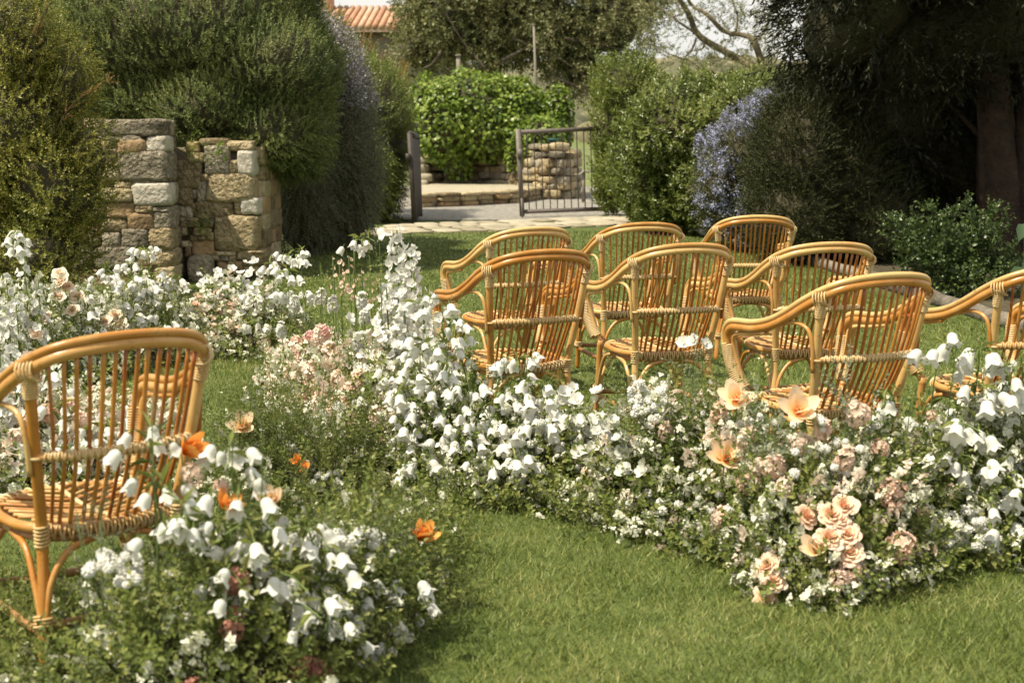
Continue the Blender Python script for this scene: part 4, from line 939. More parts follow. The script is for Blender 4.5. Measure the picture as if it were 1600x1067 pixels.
CH = [(.052, 7.84, 24.2, 'honey rattan armchair in the last row, at the end over the open lawn'),
      (.079, 6.32, 23.1, 'honey rattan armchair rising straight out of the white bellflowers'),
      (.719, 8.265, 13.4, 'honey rattan armchair in the last row, between two other armchairs'),
      (.762, 6.69, 16.7, 'amber rattan armchair in the middle row behind the little white pompom flowers'),
      (1.514, 9.0, 3.3, 'honey rattan armchair in the last row, close to the edging by the blue-flowering bush'),
      (1.443, 6.757, 11.7, 'honey rattan armchair in the middle row, its back to the dark juniper'),
      (1.289, 5.268, 22.9, 'broad honey rattan armchair standing behind the peach tulips'),
      (2.06, 5.60, 18.6, 'honey rattan armchair at the end of the front row, half hidden by tall bellflowers'),
      (-1.077, 3.716, 37.2, 'rattan armchair standing alone across the grass aisle from the others')]
for i, (x, y, a, lab) in enumerate(CH):
    o = chair if i == 0 else copy_tree(chair)
    o.location = (x, y, 0); o.rotation_euler = (0, 0, radians(a)); o['label'] = lab

# ------------------------------------------------------------------ flowers: shared meshes
def petal(theta, r0, r1, z0, z1, half, n=4, m=3, curl=.0, power=1.0, tipw=.55):
    v = np.linspace(0, 1, n + 1)[:, None]; u = np.linspace(-1, 1, m + 1)[None]
    rad = r0 + (r1 - r0) * v ** power; z = z0 + (z1 - z0) * v - curl * np.clip(v - .65, 0, 1) * 2 - .12 * (z1 - z0) * u ** 2 * v ** 2
    wv = np.sin(np.clip(v * .78 + .12, 0, 1) * pi) ** tipw
    ph = theta + u * half * wv; rad = rad * (1 - .10 * u ** 2 * v)
    V = np.stack([rad * np.cos(ph), rad * np.sin(ph), z + 0 * u], -1).reshape(-1, 3)
    i = np.arange((n + 1) * (m + 1)).reshape(n + 1, m + 1)
    return V, [np.stack([i[:-1, :-1], i[:-1, 1:], i[1:, 1:], i[1:, :-1]], -1).reshape(-1, 4)]
def flat_petal(theta, L, wd, up, r, cup=.2, n=4, m=2):
    v = np.linspace(0, 1, n + 1)[:, None]; u = np.linspace(-1, 1, m + 1)[None]
    wv = wd * np.sin(np.clip(v * .86 + .10, 0, 1) * pi) ** .6
    x = L * v * cos(up) + 0 * u; y = u * wv; z = L * v * sin(up) + cup * L * v ** 2 * (1 if cup > 0 else 1) + .35 * wd * u ** 2 * (1 - v * .5)
    c, s = cos(theta), sin(theta); V = np.stack([c * x - s * y, s * x + c * y, z], -1).reshape(-1, 3)
    i = np.arange((n + 1) * (m + 1)).reshape(n + 1, m + 1)
    return V, [np.stack([i[:-1, :-1], i[:-1, 1:], i[1:, 1:], i[1:, :-1]], -1).reshape(-1, 4)]
def rose_mesh(seed, mat):
    r = rng_(seed); ps = []
    for i in range(26):
        t = i / 25; th = i * 2.39996 + r.normal() * .15
        ps.append(petal(th, .002 + .012 * t, .005 + .040 * t, .002 - .006 * t, .034 - .016 * t + .003 * r.normal() * t, 1.3 - .62 * t, curl=.012 * t + .005 * r.random(), power=1.1 + .6 * (1 - t)))
    V, F = join(ps); return mk('rose', V, F, M[mat], link=False, smooth=True)
ROSE = [rose_mesh(s, 'rose') for s in (1, 2, 3)]; ROSE_C = [rose_mesh(s, 'rose_cream') for s in (4, 5, 6)]
def tulip_mesh(seed, mat, open_):
    r = rng_(seed); ps = []
    for i in range(9):
        ly = i // 5; ps.append(flat_petal(i * 2 * pi / 5 + ly * .6 + r.normal() * .15, (.058 - .014 * ly) + .006 * r.random(), .022 - .003 * ly, open_ + .55 * ly + .15 * (i % 2) + r.normal() * .12, r, cup=.26, n=5, m=4))
    for i in range(5):
        a = i * 1.256; ps.append(tube([(0, 0, .0), (.007 * cos(a), .007 * sin(a), .02)], [.0015, .002], 4))
    V, F = join(ps); return mk('tulip', V, F, M[mat], link=False, smooth=True)
TUL = [tulip_mesh(s, 'tulip', o_) for s, o_ in ((1, .35), (2, .6), (3, .2))]; TUL_O = [tulip_mesh(s, 'tulip_orange', o_) for s, o_ in ((4, .8), (5, .5))]
def bell_mesh(seed, op):
    """hangs along -Z from its stalk at the origin"""
    r = rng_(seed); k = 20; th = np.arange(k) * 2 * pi / k; prof = [(0, .004), (.004, .011), (.012, .0155), (.022, .0165), (.031, .0185), (.037, .023 * op), (.040, .027 * op)]
    V = []
    for j, (z, rad) in enumerate(prof):
        v = j / (len(prof) - 1); lob = np.cos(5 * th); rr_ = rad * (1 + .13 * v ** 4 * lob + .03 * r.normal(size=k) * v)
        V.append(np.stack([rr_ * np.cos(th), rr_ * np.sin(th), -z - .006 * v ** 4 * lob], -1))
    V = np.vstack(V); i = np.arange(len(prof) - 1)[:, None] * k; j = np.arange(k)[None]; j2 = (j + 1) % k
    F = np.stack([i + j, i + k + j, i + k + j2, i + j2], -1).reshape(-1, 4)
    cal = [flat_petal(a * 1.256, .016, .005, -1.0, r, cup=0, n=2) for a in range(5)]
    cv, cf = join(cal); cv = cv + [0, 0, .002]
    sv, sf = tube([(0, 0, .018), (0, 0, 0)], [.0012, .003], 4, False)
    V2, F2 = join([(V, [F]), (cv, cf), (sv, sf)])
    me = mk('bell', V2, F2, [M['white_pet'], M['calyx']], link=False, smooth=True)
    mi = np.zeros(len(me.polygons), dtype=np.int32); mi[len(F):] = 1; me.polygons.foreach_set('material_index', mi); return me
BELL = [bell_mesh(1, .9), bell_mesh(2, 1.05), bell_mesh(3, .78)]
def bud_mesh():
    V, F = tube([(0, 0, 0), (0, 0, -.006), (0, 0, -.014), (0, 0, -.020)], [.002, .0055, .005, .001], 6); return mk('bud', V, F, M['calyx'], link=False, smooth=True)
BUD = bud_mesh()
def floret_mesh(seed, mat, R=.026, np_=5, ex=3, up=.35):
    r = rng_(seed); ps = [flat_petal(i * 2 * pi / np_ + r.normal() * .12, R, R * .47, up + r.normal() * .15, r, cup=.12) for i in range(np_)]
    ps += [flat_petal(i * 2.1 + .5, R * .55, R * .22, .9 + r.normal() * .15, r, cup=.1, n=3) for i in range(ex)]
    V, F = join(ps); return mk('floret', V, F, M[mat], link=False, smooth=True)
FLO = [floret_mesh(s, 'white_pet') for s in (1, 2, 3)]
FLO_B = [floret_mesh(s, 'blush', .019, 5, 4, .5) for s in (4, 5)]; FLO_P = [floret_mesh(6, 'pink', .020, 5, 4, .5)]
STAR = [floret_mesh(s, 'white_pet', .040, 6, 3, .45) for s in (8, 9)]
def pompom_mesh(seed, mat, R=.013, n=46):
    r = rng_(seed); k = np.arange(n); z = 1 - 1.55 * (k + .5) / n; a = k * 2.39996; d = np.stack([np.sqrt(1 - z * z) * np.cos(a), np.sqrt(1 - z * z) * np.sin(a), z], -1)
    nr = d + UP * .6; V, F = scatter(leaf6(.9, .25, .12), bases(unit(np.cross(np.cross(d, UP + 1e-3), d) * -.9 + d * .55), nr, R * .62 * np.ones(n)), d * R * .72)
    v, f = ico(); vv = v[::1]; 
    import bmesh
    b = bmesh.new(); bmesh.ops.create_icosphere(b, subdivisions=2, radius=R * .82); iv2 = np.array([q.co[:] for q in b.verts]); if2 = np.array([[q.index for q in fc.verts] for fc in b.faces]); b.free()
    V, F = join([(V, [F]), (iv2, [if2])]); return mk('pompom', V, F, M[mat], link=False, smooth=True)
POM = [pompom_mesh(1, 'white_pet', .0145), pompom_mesh(2, 'white_pet', .012, 36)]
def head_mesh(seed, mat, R=.035, n=46, fr=.011, tall=1.0):
    r = rng_(seed); d = rdir(n * 2, r); d = d[d[:, 2] > -.35][:n]; ps = []
    for q in d:
        x = unit(np.cross(q, [.3, .5, .8])); y = np.cross(q, x); B_ = np.stack([x, y, q], -1); rad = R * (.8 + .25 * r.random())
        for i in range(4):
            v, f = flat_petal(i * pi / 2 + r.random() * .4, fr, fr * .5, .25, r, cup=.1, n=2, m=2); ps.append((v @ B_.T + q * rad * [1, 1, tall], f))
    V, F = join(ps); return mk('flower_head', V, F, M[mat], link=False, smooth=True)
HEAD_B = [head_mesh(s, 'blush') for s in (1, 2)]; HEAD_D = [head_mesh(s, 'dusky', .034, 50, .012) for s in (3, 4)]; STOCK = [head_mesh(s, 'blush', .027, 46, .015, 2.4) for s in (5, 6)]; STOCK_P = [head_mesh(7, 'pink', .026, 44, .015, 1.9)]; STOCK_W = [head_mesh(8, 'white_pet', .022, 46, .014, 2.6)]

# sprig templates for arrangement greenery
r = rng_(90)
OV = [sprig(14, .17, .027, .55, 1.0, r, curve=.2, lf=leaf(.6, .15, .08), stem_r=0) for _ in range(5)]
FERN = [sprig(28, .19, .024, .20, .9, r, curve=.2, stem_r=0) for _ in range(4)]
FILL = []
for _ in range(4):                                  # a panicle of tiny blossoms
    n = 15; t = r.random(n); P = np.stack([r.normal(size=n) * .022 * (1.2 - t), .05 + .11 * t, r.normal(size=n) * .022 * (1.2 - t)], -1)
    d = unit(P * [1, .1, 1] + UP * .02 + rdir(n, r) * .012); x = unit(np.cross(d, [.2, .9, .3])); y = np.cross(d, x); ps = []
    for i in range(3):
        a = i * 2.094; dd = x * cos(a) + y * sin(a); v, f = scatter(leaf(.95, .0, .05), bases(dd, d, .0105 + .004 * r.random(n)), P); ps.append((v, f))
    V, F = join(ps); FILL.append((V, F[0]))

class Arr:
    def __init__(s, name, label, base, k, hmax, D, seed, zbase=0):
        s.b = np.array(base, float); s.g = np.array([ground(*p) for p in base]); s.k, s.h, s.D = k, np.array(hmax, float), D
        s.r = rng_(seed); c = s.g.mean(0); s.root = empty(name, (c[0], c[1] + D * .35, 0), label, 'flowers', 'flower arrangements along the grass aisle'); s.L = np.array(s.root.location)
    def Yf(s, px): return np.interp(px, s.b[:, 0], s.g[:, 1])
    def S(s, px, py, back=0.0):
        d = ray(px, py); Y = (s.Yf(px) + s.k * H + back) / (1 - s.k * d[2]); return np.array([d[0], 1, d[2]]) * Y + [0, 0, H]
    def put(s, name, me, p, d, sc_=1.0, par=None, spin=None):
        q = Vector(d).to_track_quat('Z', 'Y'); o = bpy.data.objects.new(name, me); COL.objects.link(o); o.parent = par or s.root
        o.rotation_mode = 'QUATERNION'
        from mathutils import Quaternion
        o.rotation_quaternion = q @ Quaternion((0, 0, 1), s.r.random() * 6.28 if spin is None else spin)
        o.location = np.asarray(p) - s.L; o.scale = (sc_,) * 3; return o
    def samples(s, n, lo=.25):
        r = s.r; px = r.uniform(s.b[0, 0], s.b[-1, 0], n); Yf = s.Yf(px); Y = Yf + s.D * r.random(n) ** .9
        hm = np.interp(px, s.h[:, 0], s.h[:, 1]); zs = np.minimum((Y - Yf) / s.k, hm); edge = np.minimum(px - s.b[0, 0], s.b[-1, 0] - px) / 70
        zs = zs * np.clip(edge + .25, .25, 1) ** .6; zs *= np.clip((s.D - (Y - Yf)) / (.28 * s.D), .2, 1) ** .5
        z = np.maximum(.015, zs * (lo + (1 - lo) * r.random(n) ** .55)); x = (px - 800) / FPX * Y
        P = np.stack([x, Y, z], -1); P[:, 2] *= 1 + .35 * lumps(P * [1, 1, 0], 7, 3); return P
    def green(s, n, tm, mat, name='foliage', size=1.0, up=.7, lo=.25):
        P = s.samples(n, lo); r = s.r; c = s.L
        out = unit((P - c) * [1, 1, 0]); D_ = unit(out * .35 + np.array([0, -.30, 0]) + UP * up + r.normal(size=P.shape) * .42)
        P[:, 2] = np.maximum(P[:, 2] - .09 * size, 0.0)
        V, F = multi(tm, bases(D_, r.normal(size=P.shape) + UP * .3, size * (.65 + .7 * r.random(len(P)))), P - s.L, r)
        V[:, 2] = np.maximum(V[:, 2], .004)
        o = mk(name, V, F, M[mat], s.root); o['kind'] = 'stuff'; return o
    def soil(s):                                     # dark moss-covered base the stems stand in
        n = 40; px = np.linspace(s.b[0, 0] + 25, s.b[-1, 0] - 25, n); Yf = s.Yf(px); V = []
        for j, (dd, zz) in enumerate(((.09, .0), (.14, .05), (.25, .11), (s.D * .7, .12), (s.D * .95, .0))):
            hm = np.interp(px, s.h[:, 0], s.h[:, 1]); Y = Yf + dd; V.append(np.stack([(px - 800) / FPX * Y, Y, zz * np.clip(hm / .4, .3, 1.2) * (1 + .3 * np.sin(px * .13 + j))], -1))
        V = np.vstack(V) - s.L; i = np.arange(5 * n).reshape(5, n); F = np.stack([i[:-1, :-1], i[:-1, 1:], i[1:, 1:], i[1:, :-1]], -1).reshape(-1, 4)
        mk('moss_base', V, F, M['twig'], s.root, True)
    def stalk(s, pts, R=.0028, name='stem', par=None):
        V, F = tube(catmull(pts, 8), [R, R * .6], 4, False); L = s.L if par is None else s.L; return mk(name, V - L, F, M['stem'], par or s.root, True)
    def bells(s, lst, nb=7, size=1.0, spread=.06, sub=True):
        """lst: (px, py) of the middle of each flowering stem"""
        r = s.r
        for it in lst:
            c = s.S(it[0], it[1], .02 + .05 * r.random()); m = it[2] if len(it) > 2 else nb; tall = it[3] if len(it) > 3 else .16
            lean = np.array([r.normal() * .05, -.05 - .05 * r.random(), 0]); base = c * [1, 1, 0] + [r.normal() * .05, .10 + .05 * r.random(), .01]
            top = c + [0, 0, tall * .5] + lean * .6; tip = top + lean + [0, 0, -.02]
            pts = [base, c * .5 + base * .5 + [0, .03, .04], c + [0, .015, 0], top, tip]; C = catmull(pts, 30); st = s.stalk(pts, .0034, 'bellflower_stem')
            for j in range(m):
                t = .52 + .48 * (j + r.random() * .6) / m; p = C[min(29, int(t * 29))]; a = j * 2.4 + r.random(); off = np.array([cos(a), sin(a) * .8 - .35, 0]) * spread * (.45 + .6 * r.random()) + [0, 0, -.01 + .02 * r.normal()]
                axis = unit(-off * .9 * np.array([1, 1, 0]) / spread + UP * (.9 + .5 * r.random()) + r.normal(size=3) * .12)
                q = p + off; q[2] = max(q[2], .05); tuck = s.put('bell', BELL[r.integers(3)] if r.random() < .93 else BUD, q, axis, size * (.85 + .4 * r.random()), st)
            # narrow leaves on the stem
            n = 9; q = C[r.integers(6, 29, n)]; V, F = scatter(leaf(.22, .25, .08), bases(unit(r.normal(size=(n, 3)) + [0, -.4, .4]), UP + r.normal(size=(n, 3)) * .4, .045 + .03 * r.random(n)), q - s.L); mk('stem_leaves', V, F, M['arr_leaf'], st)
    def spire(s, px, ytop, ybot, n, Yb=0.1, size=1.0, mesh=None, wid=.05, nm='delphinium', dx=0):
        r = s.r; b = s.S(px, ybot, Yb); Y = b[1]; top = at(px + dx, ytop, Y); base = b * [1, 1, 0] + [0, .02, .01]
        st = s.stalk([base, (base + top) / 2 + [.01, 0, 0], top], .005, nm + '_stem')
        for j in range(n):
            t = (j + r.random()) / n; p = b + (top - b) * t; a = j * 2.4 + r.random() * .8; w_ = wid * (1.05 - .7 * t); d = np.array([cos(a), sin(a) * .9 - .25, .12 + .3 * r.random()])
            s.put('floret', (mesh or FLO)[r.integers(len(mesh or FLO))], p + d * w_ * (.5 + .5 * r.random()), unit(d + r.normal(size=3) * .25 + [0, 0, .05]), size * (1.15 - .5 * t) * (.85 + .3 * r.random()), st)
    def single(s, name, meshes, lst, size=1.0, back=-.01, stem=True, tilt=None):
        r = s.r
        for it in lst:
            p = s.S(it[0], it[1], back); d = unit(np.array([r.normal() * .3, -.75, .65 + .3 * r.random()]) if tilt is None else np.array(tilt) + r.normal(size=3) * .15)
            o = s.put(name, meshes[r.integers(len(meshes))], p, d, size * (it[2] if len(it) > 2 else .9 + .2 * r.random()))
            if stem: s.stalk([p * [1, 1, 0] + [0, .12, .01], p * [1, 1, .6] + [0, .07, 0], p - d * .004], .003)
    def patch(s, name, meshes, n, poly, size=1.0, jit=.05, back=-.01, up=.8):
        """flowers dotted over the front of the arrangement within a pixel outline"""
        r = s.r; poly = np.array(poly, float); lo, hi = poly.min(0), poly.max(0); c = 0; tries = 0
        while c < n and tries < n * 40:
            tries += 1; q = r.uniform(lo, hi); ins = False; j = len(poly) - 1
            for i in range(len(poly)):
                if (poly[i, 1] > q[1]) != (poly[j, 1] > q[1]) and q[0] < (poly[j, 0] - poly[i, 0]) * (q[1] - poly[i, 1]) / (poly[j, 1] - poly[i, 1]) + poly[i, 0]: ins = not ins
                j = i
            if not ins: continue
            p = s.S(q[0], q[1], back + jit * r.normal()); p[2] = max(p[2], .03)
            s.put(name, meshes[r.integers(len(meshes))], p, unit(np.array([r.normal() * .4, -.5 + r.normal() * .3, up])), size * (.75 + .5 * r.random())); c += 1

def tall_green(s, lst, tm, mat, size=1.0, back=.06, n=16):
    for (px, yt, yb) in lst:
        r = s.r; b = s.S(px, yb, back); t = at(px + r.normal() * 6, yt, b[1]); base = b * [1, 1, 0] + [0, .03, .01]
        C = catmull([base, (base + t) / 2 + [r.normal() * .02, 0, 0], t], 20); V, F = tube(C, [.0035, .0015], 5, False); st = mk('greenery_stem', V - s.L, F, M['stem'], s.root, True)
        q = C[r.integers(7, 20, n)]; D_ = unit(np.tile(t - base, (n, 1)) * 1.2 + r.normal(size=(n, 3)) * .45)
        V, F = multi(tm, bases(D_, r.normal(size=(n, 3)) + UP, size * (.45 + .35 * r.random(n))), q - s.L, r); mk('stem_leaves', V, F, M[mat], st)
# --- 1. big arrangement with roses and tulips, before the broad armchair
A = Arr('flower_arrangement', 'big arrangement of peach roses, tulips, stock and white pompoms edging the aisle', [(925, 822), (1010, 850), (1110, 872), (1200, 930), (1300, 948), (1400, 930), (1470, 905)], .62, [(925, .30), (1000, .42), (1150, .47), (1300, .46), (1470, .42)], .72, 101)
A.soil(); A.green(1500, OV, 'arr_leaf', 'foliage'); A.green(520, FERN, 'arr_fern', 'feathery_foliage', 1.0); A.green(380, FILL, 'filler_white', 'filler_blossom', .9, lo=.6); A.green(90, FILL, 'filler_blush', 'blush_filler_blossom', 1.0, lo=.6)
A.green(120, OV, 'arr_grey', 'silvery_foliage', .9, lo=.8)
A.single('rose', ROSE, [(1257, 808), (1297, 806), (1318, 793, 1.05), (1295, 843), (1323, 838), (1328, 867, 1.05), (1202, 886), (1208, 910), (1195, 936, 1.0), (1310, 815, .9)], 1.12, -.07)
A.single('tulip', TUL, [(1152, 625), (1247, 645, 1.12), (1133, 718, 1.12), (1276, 862, .9)], 1.1, -.06)
A.single('flower_head', HEAD_B, [(1133, 808), (1338, 648), (1395, 770), (1408, 855, 1.15), (1330, 890), (1395, 785, .8), (1310, 905, .8), (1250, 690, .7), (1170, 755, .9), (1205, 730, .8), (1375, 700, .7), (1135, 690, .7)], 1.15, -.05)
A.single('stock_spike', STOCK, [(1122, 650), (1165, 690), (1180, 740), (1165, 765), (1215, 735), (1250, 700), (1040, 680), (1225, 770), (1110, 690), (1285, 680), (1320, 720)], .85, 0, tilt=(0, -.3, 1))
A.patch('pompom', POM, 70, [(930, 800), (1000, 740), (1200, 790), (1240, 900), (1100, 860), (1000, 845)], .95)
A.patch('pompom', POM, 34, [(985, 595), (1040, 595), (1048, 660), (985, 650)], 1.1)
A.patch('pompom', POM, 32, [(1320, 880), (1385, 880), (1385, 945), (1330, 940)], 1.05, .02)
A.patch('pompom', POM, 46, [(1060, 640), (1400, 660), (1420, 800), (1330, 770), (1080, 780)], .95)
A.patch('starflower', STAR, 22, [(930, 640), (1010, 650), (1010, 740), (930, 740)], .8)
A.single('starflower', STAR, [(1068, 538), (1085, 535), (1100, 540), (1500, 560)][:3], .75, .05)
A.bells([(1400, 640, 7, .10)], 6, 1.0)
# --- 2. bellflowers at the far end of that row
B = Arr('flower_arrangement', 'tall white bellflowers and pompoms before the armchair at the end of the front row', [(1400, 915), (1480, 895), (1560, 885), (1680, 880)], .6, [(1400, .38), (1500, .42), (1680, .45)], .75, 102)
B.soil(); B.green(900, OV, 'arr_leaf', 'foliage'); B.green(260, FERN, 'arr_fern', 'feathery_foliage'); B.green(300, FILL, 'filler_white', 'filler_blossom', .9, lo=.6)
B.bells([(1500, 640, 9, .2), (1520, 690, 9), (1560, 640, 9, .2), (1590, 650, 8, .2), (1490, 740, 8), (1540, 760, 8), (1585, 740, 8), (1560, 800, 8), (1595, 800, 7), (1470, 690, 6), (1575, 850, 7), (1465, 575, 5, .2), (1530, 590, 6, .22), (1600, 600, 8, .2)], 8, 1.12, .075)
B.patch('pompom', POM, 52, [(1480, 790), (1560, 790), (1570, 870), (1480, 850)], 1.05)
B.single('flower_head', HEAD_B, [(1440, 800, .7), (1455, 650, .6)], .9)
# --- 3. white bellflower drift before the armchairs
C_ = Arr('flower_arrangement', 'dense drift of white bellflowers spilling onto the aisle grass', [(585, 745), (640, 772), (720, 790), (800, 796), (880, 806), (950, 818)], .66, [(585, .34), (680, .42), (800, .36), (950, .32)], .62, 103)
C_.soil(); C_.green(1100, OV, 'arr_leaf', 'foliage'); C_.green(240, FERN, 'arr_fern', 'feathery_foliage'); C_.green(420, FILL, 'filler_white', 'filler_blossom', .9, lo=.6)
C_.bells([(640, 690), (670, 655), (700, 620), (690, 700), (720, 660), (745, 625), (740, 700), (770, 670), (790, 640), (815, 625), (800, 690), (830, 665), (850, 690), (620, 720), (660, 735), (700, 745), (750, 740), (720, 560, 8, .16), (690, 590), (660, 600), (640, 640), (880, 665), (810, 575, 7, .1), (845, 640), (900, 690), (780, 720), (840, 735), (655, 560, 8, .16), (700, 490, 8, .14), (720, 520, 6, .14)], 8, 1.0, .07)
C_.patch('pompom', POM, 60, [(800, 640), (930, 650), (940, 790), (820, 780), (760, 720)], .85)
C_.patch('starflower', STAR, 18, [(850, 600), (940, 610), (950, 720), (870, 720)], .75)
# --- 4. tall spires and blush stock beside it
D4 = Arr('flower_arrangement', 'arrangement with tall white delphinium spires and blush stock beside the armchairs', [(430, 640), (480, 700), (540, 742), (610, 765), (700, 775)], .85, [(430, .30), (520, .42), (620, .50), (700, .42)], 1.05, 104)
D4.soil(); D4.green(1400, OV, 'arr_leaf', 'foliage'); D4.green(420, FERN, 'arr_fern', 'feathery_foliage'); D4.green(700, FILL, 'filler_white', 'filler_blossom', .95, lo=.55); D4.green(420, FILL, 'filler_blush', 'blush_filler_blossom', 1.0, lo=.55)
for args in ((620, 360, 520, 40), (641, 385, 560, 44), (604, 450, 580, 20), (660, 450, 590, 18), (632, 480, 640, 26), (690, 470, 590, 10)): D4.spire(*args, Yb=.30, size=1.3, wid=.062)
for args in ((552, 365, 460, 3), (520, 400, 470, 3)): D4.spire(*args, Yb=.5, size=.5, wid=.03, mesh=FLO_B, nm='stock')
for args in ((545, 400, 470, 12), (530, 405, 460, 9), (590, 430, 480, 9), (565, 420, 480, 8)): D4.spire(*args, Yb=.35, size=.8, wid=.045, mesh=FLO_B, nm='stock')
D4.single('stock_spike', STOCK, [(475, 560), (490, 585), (465, 545), (505, 620), (520, 655), (530, 640), (545, 680), (510, 690), (560, 690), (500, 530), (455, 590), (530, 600), (480, 640), (560, 600), (520, 560), (590, 660), (500, 640), (515, 665), (535, 655), (550, 665), (495, 610), (470, 575), (485, 600), (540, 620), (525, 700), (545, 710)], 1.1, .0, tilt=(0, -.2, 1))
D4.single('stock_spike', STOCK_P, [(485, 530), (495, 535), (510, 520), (475, 540)], .9, .05, tilt=(0, -.3, 1))
D4.single('stock_spike', STOCK_W, [(440, 520), (460, 480), (500, 470), (520, 480), (565, 475), (570, 500), (600, 530), (560, 540), (620, 560)], 1.0, .08, tilt=(0, -.2, 1))
D4.patch('floret', FLO, 70, [(540, 480), (660, 470), (700, 600), (640, 640), (560, 600)], .95)
D4.single('flower_head', HEAD_B, [(500, 680), (520, 730, .9), (545, 640), (470, 575, .8), (600, 690, .6)], .85)
D4.bells([(553, 395, 7, .16), (600, 600), (650, 620), (575, 640), (450, 440, 6, .14), (440, 470, 6, .14)], 7, .95, .06)
# --- 5. small arrangement on the far side of the aisle
E5 = Arr('flower_arrangement', 'small arrangement of white and blush sweet peas out on the lawn', [(290, 545), (330, 560), (400, 566), (470, 560)], .7, [(290, .35), (380, .48), (470, .35)], .75, 105)
E5.soil(); E5.green(520, OV, 'arr_leaf', 'foliage', 1.15); E5.green(240, FILL, 'filler_white', 'filler_blossom', 1.0, lo=.5); E5.green(60, FILL, 'filler_blush', 'blush_filler_blossom', 1.0, lo=.5)
E5.patch('floret', FLO, 70, [(310, 430), (400, 405), (430, 470), (380, 510), (310, 480)], 1.15); E5.patch('floret', FLO_B, 60, [(300, 440), (370, 470), (390, 520), (330, 540), (305, 500)], 1.3)
E5.bells([(420, 425, 7, .14), (450, 415, 7, .16), (470, 410, 7, .16), (430, 480), (460, 490), (395, 480), (480, 470), (415, 520)], 7, 1.05, .07)
E5.single('flower_head', STOCK_P, [(418, 535), (440, 525)], .7)
# --- 6. roses and bellflowers by the stone pier
F6 = Arr('flower_arrangement', 'cream roses and white bellflowers growing below the stone pier', [(-30, 640), (60, 625), (150, 600), (230, 580), (310, 560)], .9, [(-30, .6), (80, .5), (200, .42), (310, .35)], 1.3, 106)
F6.soil(); F6.green(1300, OV, 'arr_leaf', 'foliage', 1.1); F6.green(620, FILL, 'filler_white', 'filler_blossom', 1.0, lo=.5); F6.green(180, FERN, 'arr_fern', 'feathery_foliage')
F6.single('rose', ROSE_C, [(94, 430), (97, 442), (107, 449), (91, 465), (121, 465), (114, 486), (75, 497), (56, 523), (180, 493), (165, 503), (189, 508), (174, 518)], 1.15, -.06)
F6.bells([(225, 400, 7, .12), (215, 430, 8), (160, 440, 7), (205, 450), (230, 460), (270, 440, 7, .08), (245, 480), (200, 490), (150, 470), (215, 510), (250, 510), (160, 520), (280, 450, 5, .08), (140, 500), (230, 530), (30, 400, 6, .2), (35, 380, 5, .16)], 7, 1.08, .07)
for args in ((38, 400, 520, 22), (10, 430, 540, 24), (60, 440, 560, 18), (25, 470, 580, 24), (-5, 470, 600, 18)): F6.spire(*args, Yb=.1, size=1.2, wid=.075)
# --- 7. pale drift seen through the single armchair
G7 = Arr('flower_arrangement', 'low drift of pale blooms seen through the armchair standing alone', [(-60, 800), (40, 800), (140, 800), (260, 770)], .75, [(-60, .5), (80, .36), (260, .26)], 1.1, 107)
G7.soil(); G7.green(900, OV, 'arr_leaf', 'foliage'); G7.green(420, FILL, 'filler_white', 'filler_blossom', 1.0, lo=.5); G7.green(260, FILL, 'filler_blush', 'blush_filler_blossom', 1.05, lo=.5)
for args in ((20, 545, 660, 20), (0, 560, 690, 22), (40, 600, 700, 14)): G7.spire(*args, Yb=.05, size=1.2, wid=.07)
G7.single('stock_spike', STOCK, [(40, 660), (30, 690), (80, 650), (110, 640), (15, 700), (130, 660)], 1.0, .0); G7.patch('floret', FLO, 34, [(0, 700), (100, 690), (180, 700), (160, 740), (0, 740)], 1.0)
G7.bells([(95, 610, 6), (100, 660, 6), (120, 720, 6), (180, 690, 6), (205, 660, 6)], 6, 1.0)
# --- 8. soft greenery beside the aisle
H8 = Arr('fern_clump', 'soft feathery clump with orange tulips bordering the aisle', [(330, 790), (420, 800), (500, 798), (600, 775)], .6, [(330, .34), (440, .42), (540, .34), (600, .16)], .6, 108)
H8.soil(); H8.green(620, FERN, 'arr_fern', 'feathery_foliage'); H8.green(560, OV, 'arr_leaf', 'foliage', .8); H8.green(90, FILL, 'filler_white', 'filler_blossom', .8, lo=.5)
H8.single('tulip', TUL_O, [(475, 735, .6), (465, 722, .5)], 1.0); H8.single('tulip', TUL, [(380, 668, 1.05)], 1.0, -.03); H8.patch('pompom', POM, 18, [(470, 730), (550, 735), (545, 755), (480, 755)], .8)
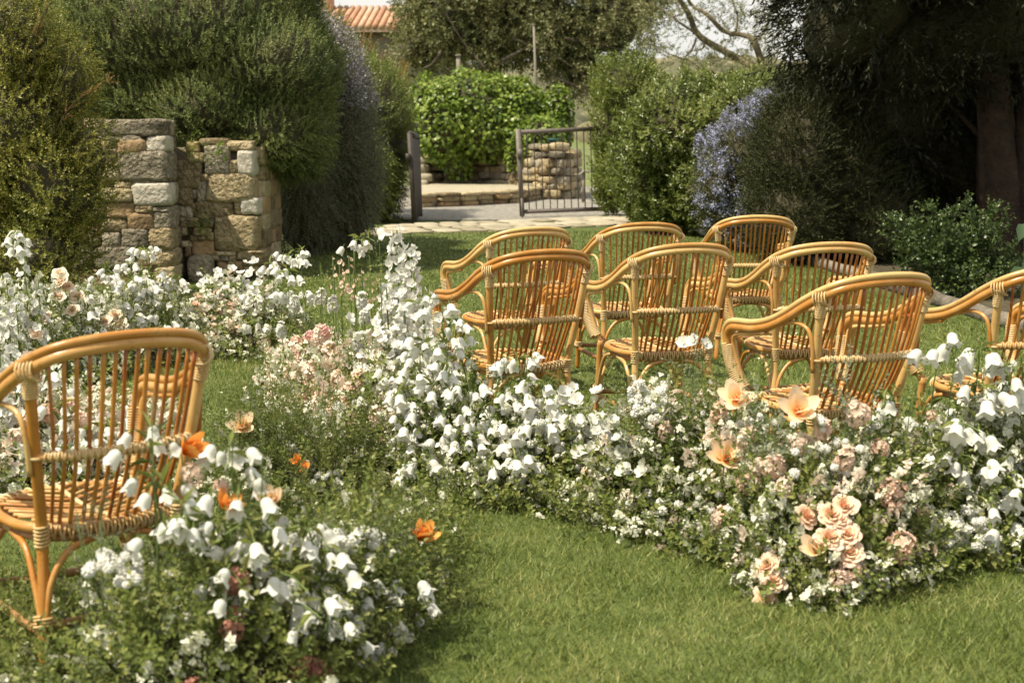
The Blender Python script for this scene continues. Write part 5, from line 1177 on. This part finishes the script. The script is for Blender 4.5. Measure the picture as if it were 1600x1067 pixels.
# --- 9. foreground arrangement round the single armchair
I9 = Arr('flower_arrangement', 'loose green arrangement of white bellflowers and dusky hydrangeas round the lone armchair', [(-80, 1180), (100, 1185), (300, 1180), (450, 1150), (560, 1080), (640, 1000), (690, 930)], .62, [(-80, .06), (70, .08), (130, .17), (200, .26), (300, .38), (450, .42), (560, .36), (690, .15)], .95, 109)
I9.soil(); I9.green(1700, OV, 'arr_leaf', 'foliage', .95); I9.green(1000, FERN, 'arr_fern', 'feathery_foliage'); I9.green(170, FILL, 'filler_white', 'filler_blossom', .85, lo=.55); I9.green(90, OV, 'arr_grey', 'silvery_foliage', .8, lo=.8)
I9.bells([(360, 740, 7, .16), (375, 790, 6), (235, 700, 5, .1), (240, 770, 5, .08), (285, 830, 5), (320, 850, 5), (430, 850, 6), (480, 830, 6, .08), (500, 880, 6), (560, 900, 6, .08), (600, 910, 6, .08), (540, 950, 6), (480, 940, 6), (420, 930, 6), (380, 880, 5), (640, 930, 4, .06), (560, 860, 4), (440, 980, 5), (340, 930, 5), (590, 950, 4), (520, 990, 4)], 5, .9, .075)
I9.single('flower_head', HEAD_D, [(367, 908, .95), (362, 985, .8), (368, 960, .6), (487, 1050, 1.1), (470, 1040, .9), (505, 1062, .9), (300, 1075, .7)], 1.0, -.01)
I9.single('tulip', TUL_O, [(350, 795, .75), (285, 708, 1.0), (655, 843, .95)], 1.0, -.01, tilt=(.4, -.3, .5)); I9.single('tulip', TUL, [(425, 785, .7)], 1.0)
I9.patch('pompom', POM, 22, [(130, 860), (225, 870), (220, 920), (140, 910)], 1.0); I9.patch('pompom', POM, 14, [(540, 825), (600, 835), (590, 860), (530, 855)], 1.1); I9.patch('pompom', POM, 22, [(560, 1000), (660, 1000), (640, 1060), (560, 1050)], .8)
I9.single('flower_head', HEAD_B, [(300, 740, .8), (345, 760, .6)], .9)

tall_green(A, [(1322, 585, 720), (1305, 610, 740), (1190, 620, 760), (1205, 640, 770), (1345, 640, 740), (1085, 560, 700), (1070, 600, 700), (1370, 620, 720)], OV, 'arr_grey', .9, n=18)
tall_green(A, [(1180, 600, 750), (1260, 690, 790), (1110, 590, 700), (1045, 580, 700), (960, 580, 700), (1420, 620, 740)], OV, 'arr_leaf', .9)
tall_green(B, [(1490, 540, 700), (1450, 600, 720), (1540, 560, 720), (1585, 570, 720)], OV, 'arr_leaf', .9)
tall_green(D4, [(590, 380, 520), (575, 400, 520), (505, 410, 540), (480, 450, 560), (700, 480, 600), (720, 500, 620), (530, 500, 620), (460, 470, 560)], OV, 'arr_leaf', .85)
tall_green(C_, [(740, 530, 660), (770, 560, 680), (690, 540, 660), (820, 550, 660), (880, 600, 680)], OV, 'arr_leaf', .8)
tall_green(H8, [(420, 580, 720), (440, 600, 730), (400, 590, 720), (465, 610, 730), (500, 600, 740), (535, 640, 740), (380, 620, 740)], FERN, 'arr_fern', .9, n=22)
tall_green(I9, [(230, 660, 860), (120, 800, 930), (160, 790, 940), (420, 690, 880), (360, 700, 880), (520, 770, 900), (600, 800, 920)], FERN, 'arr_grey', .8, n=18)
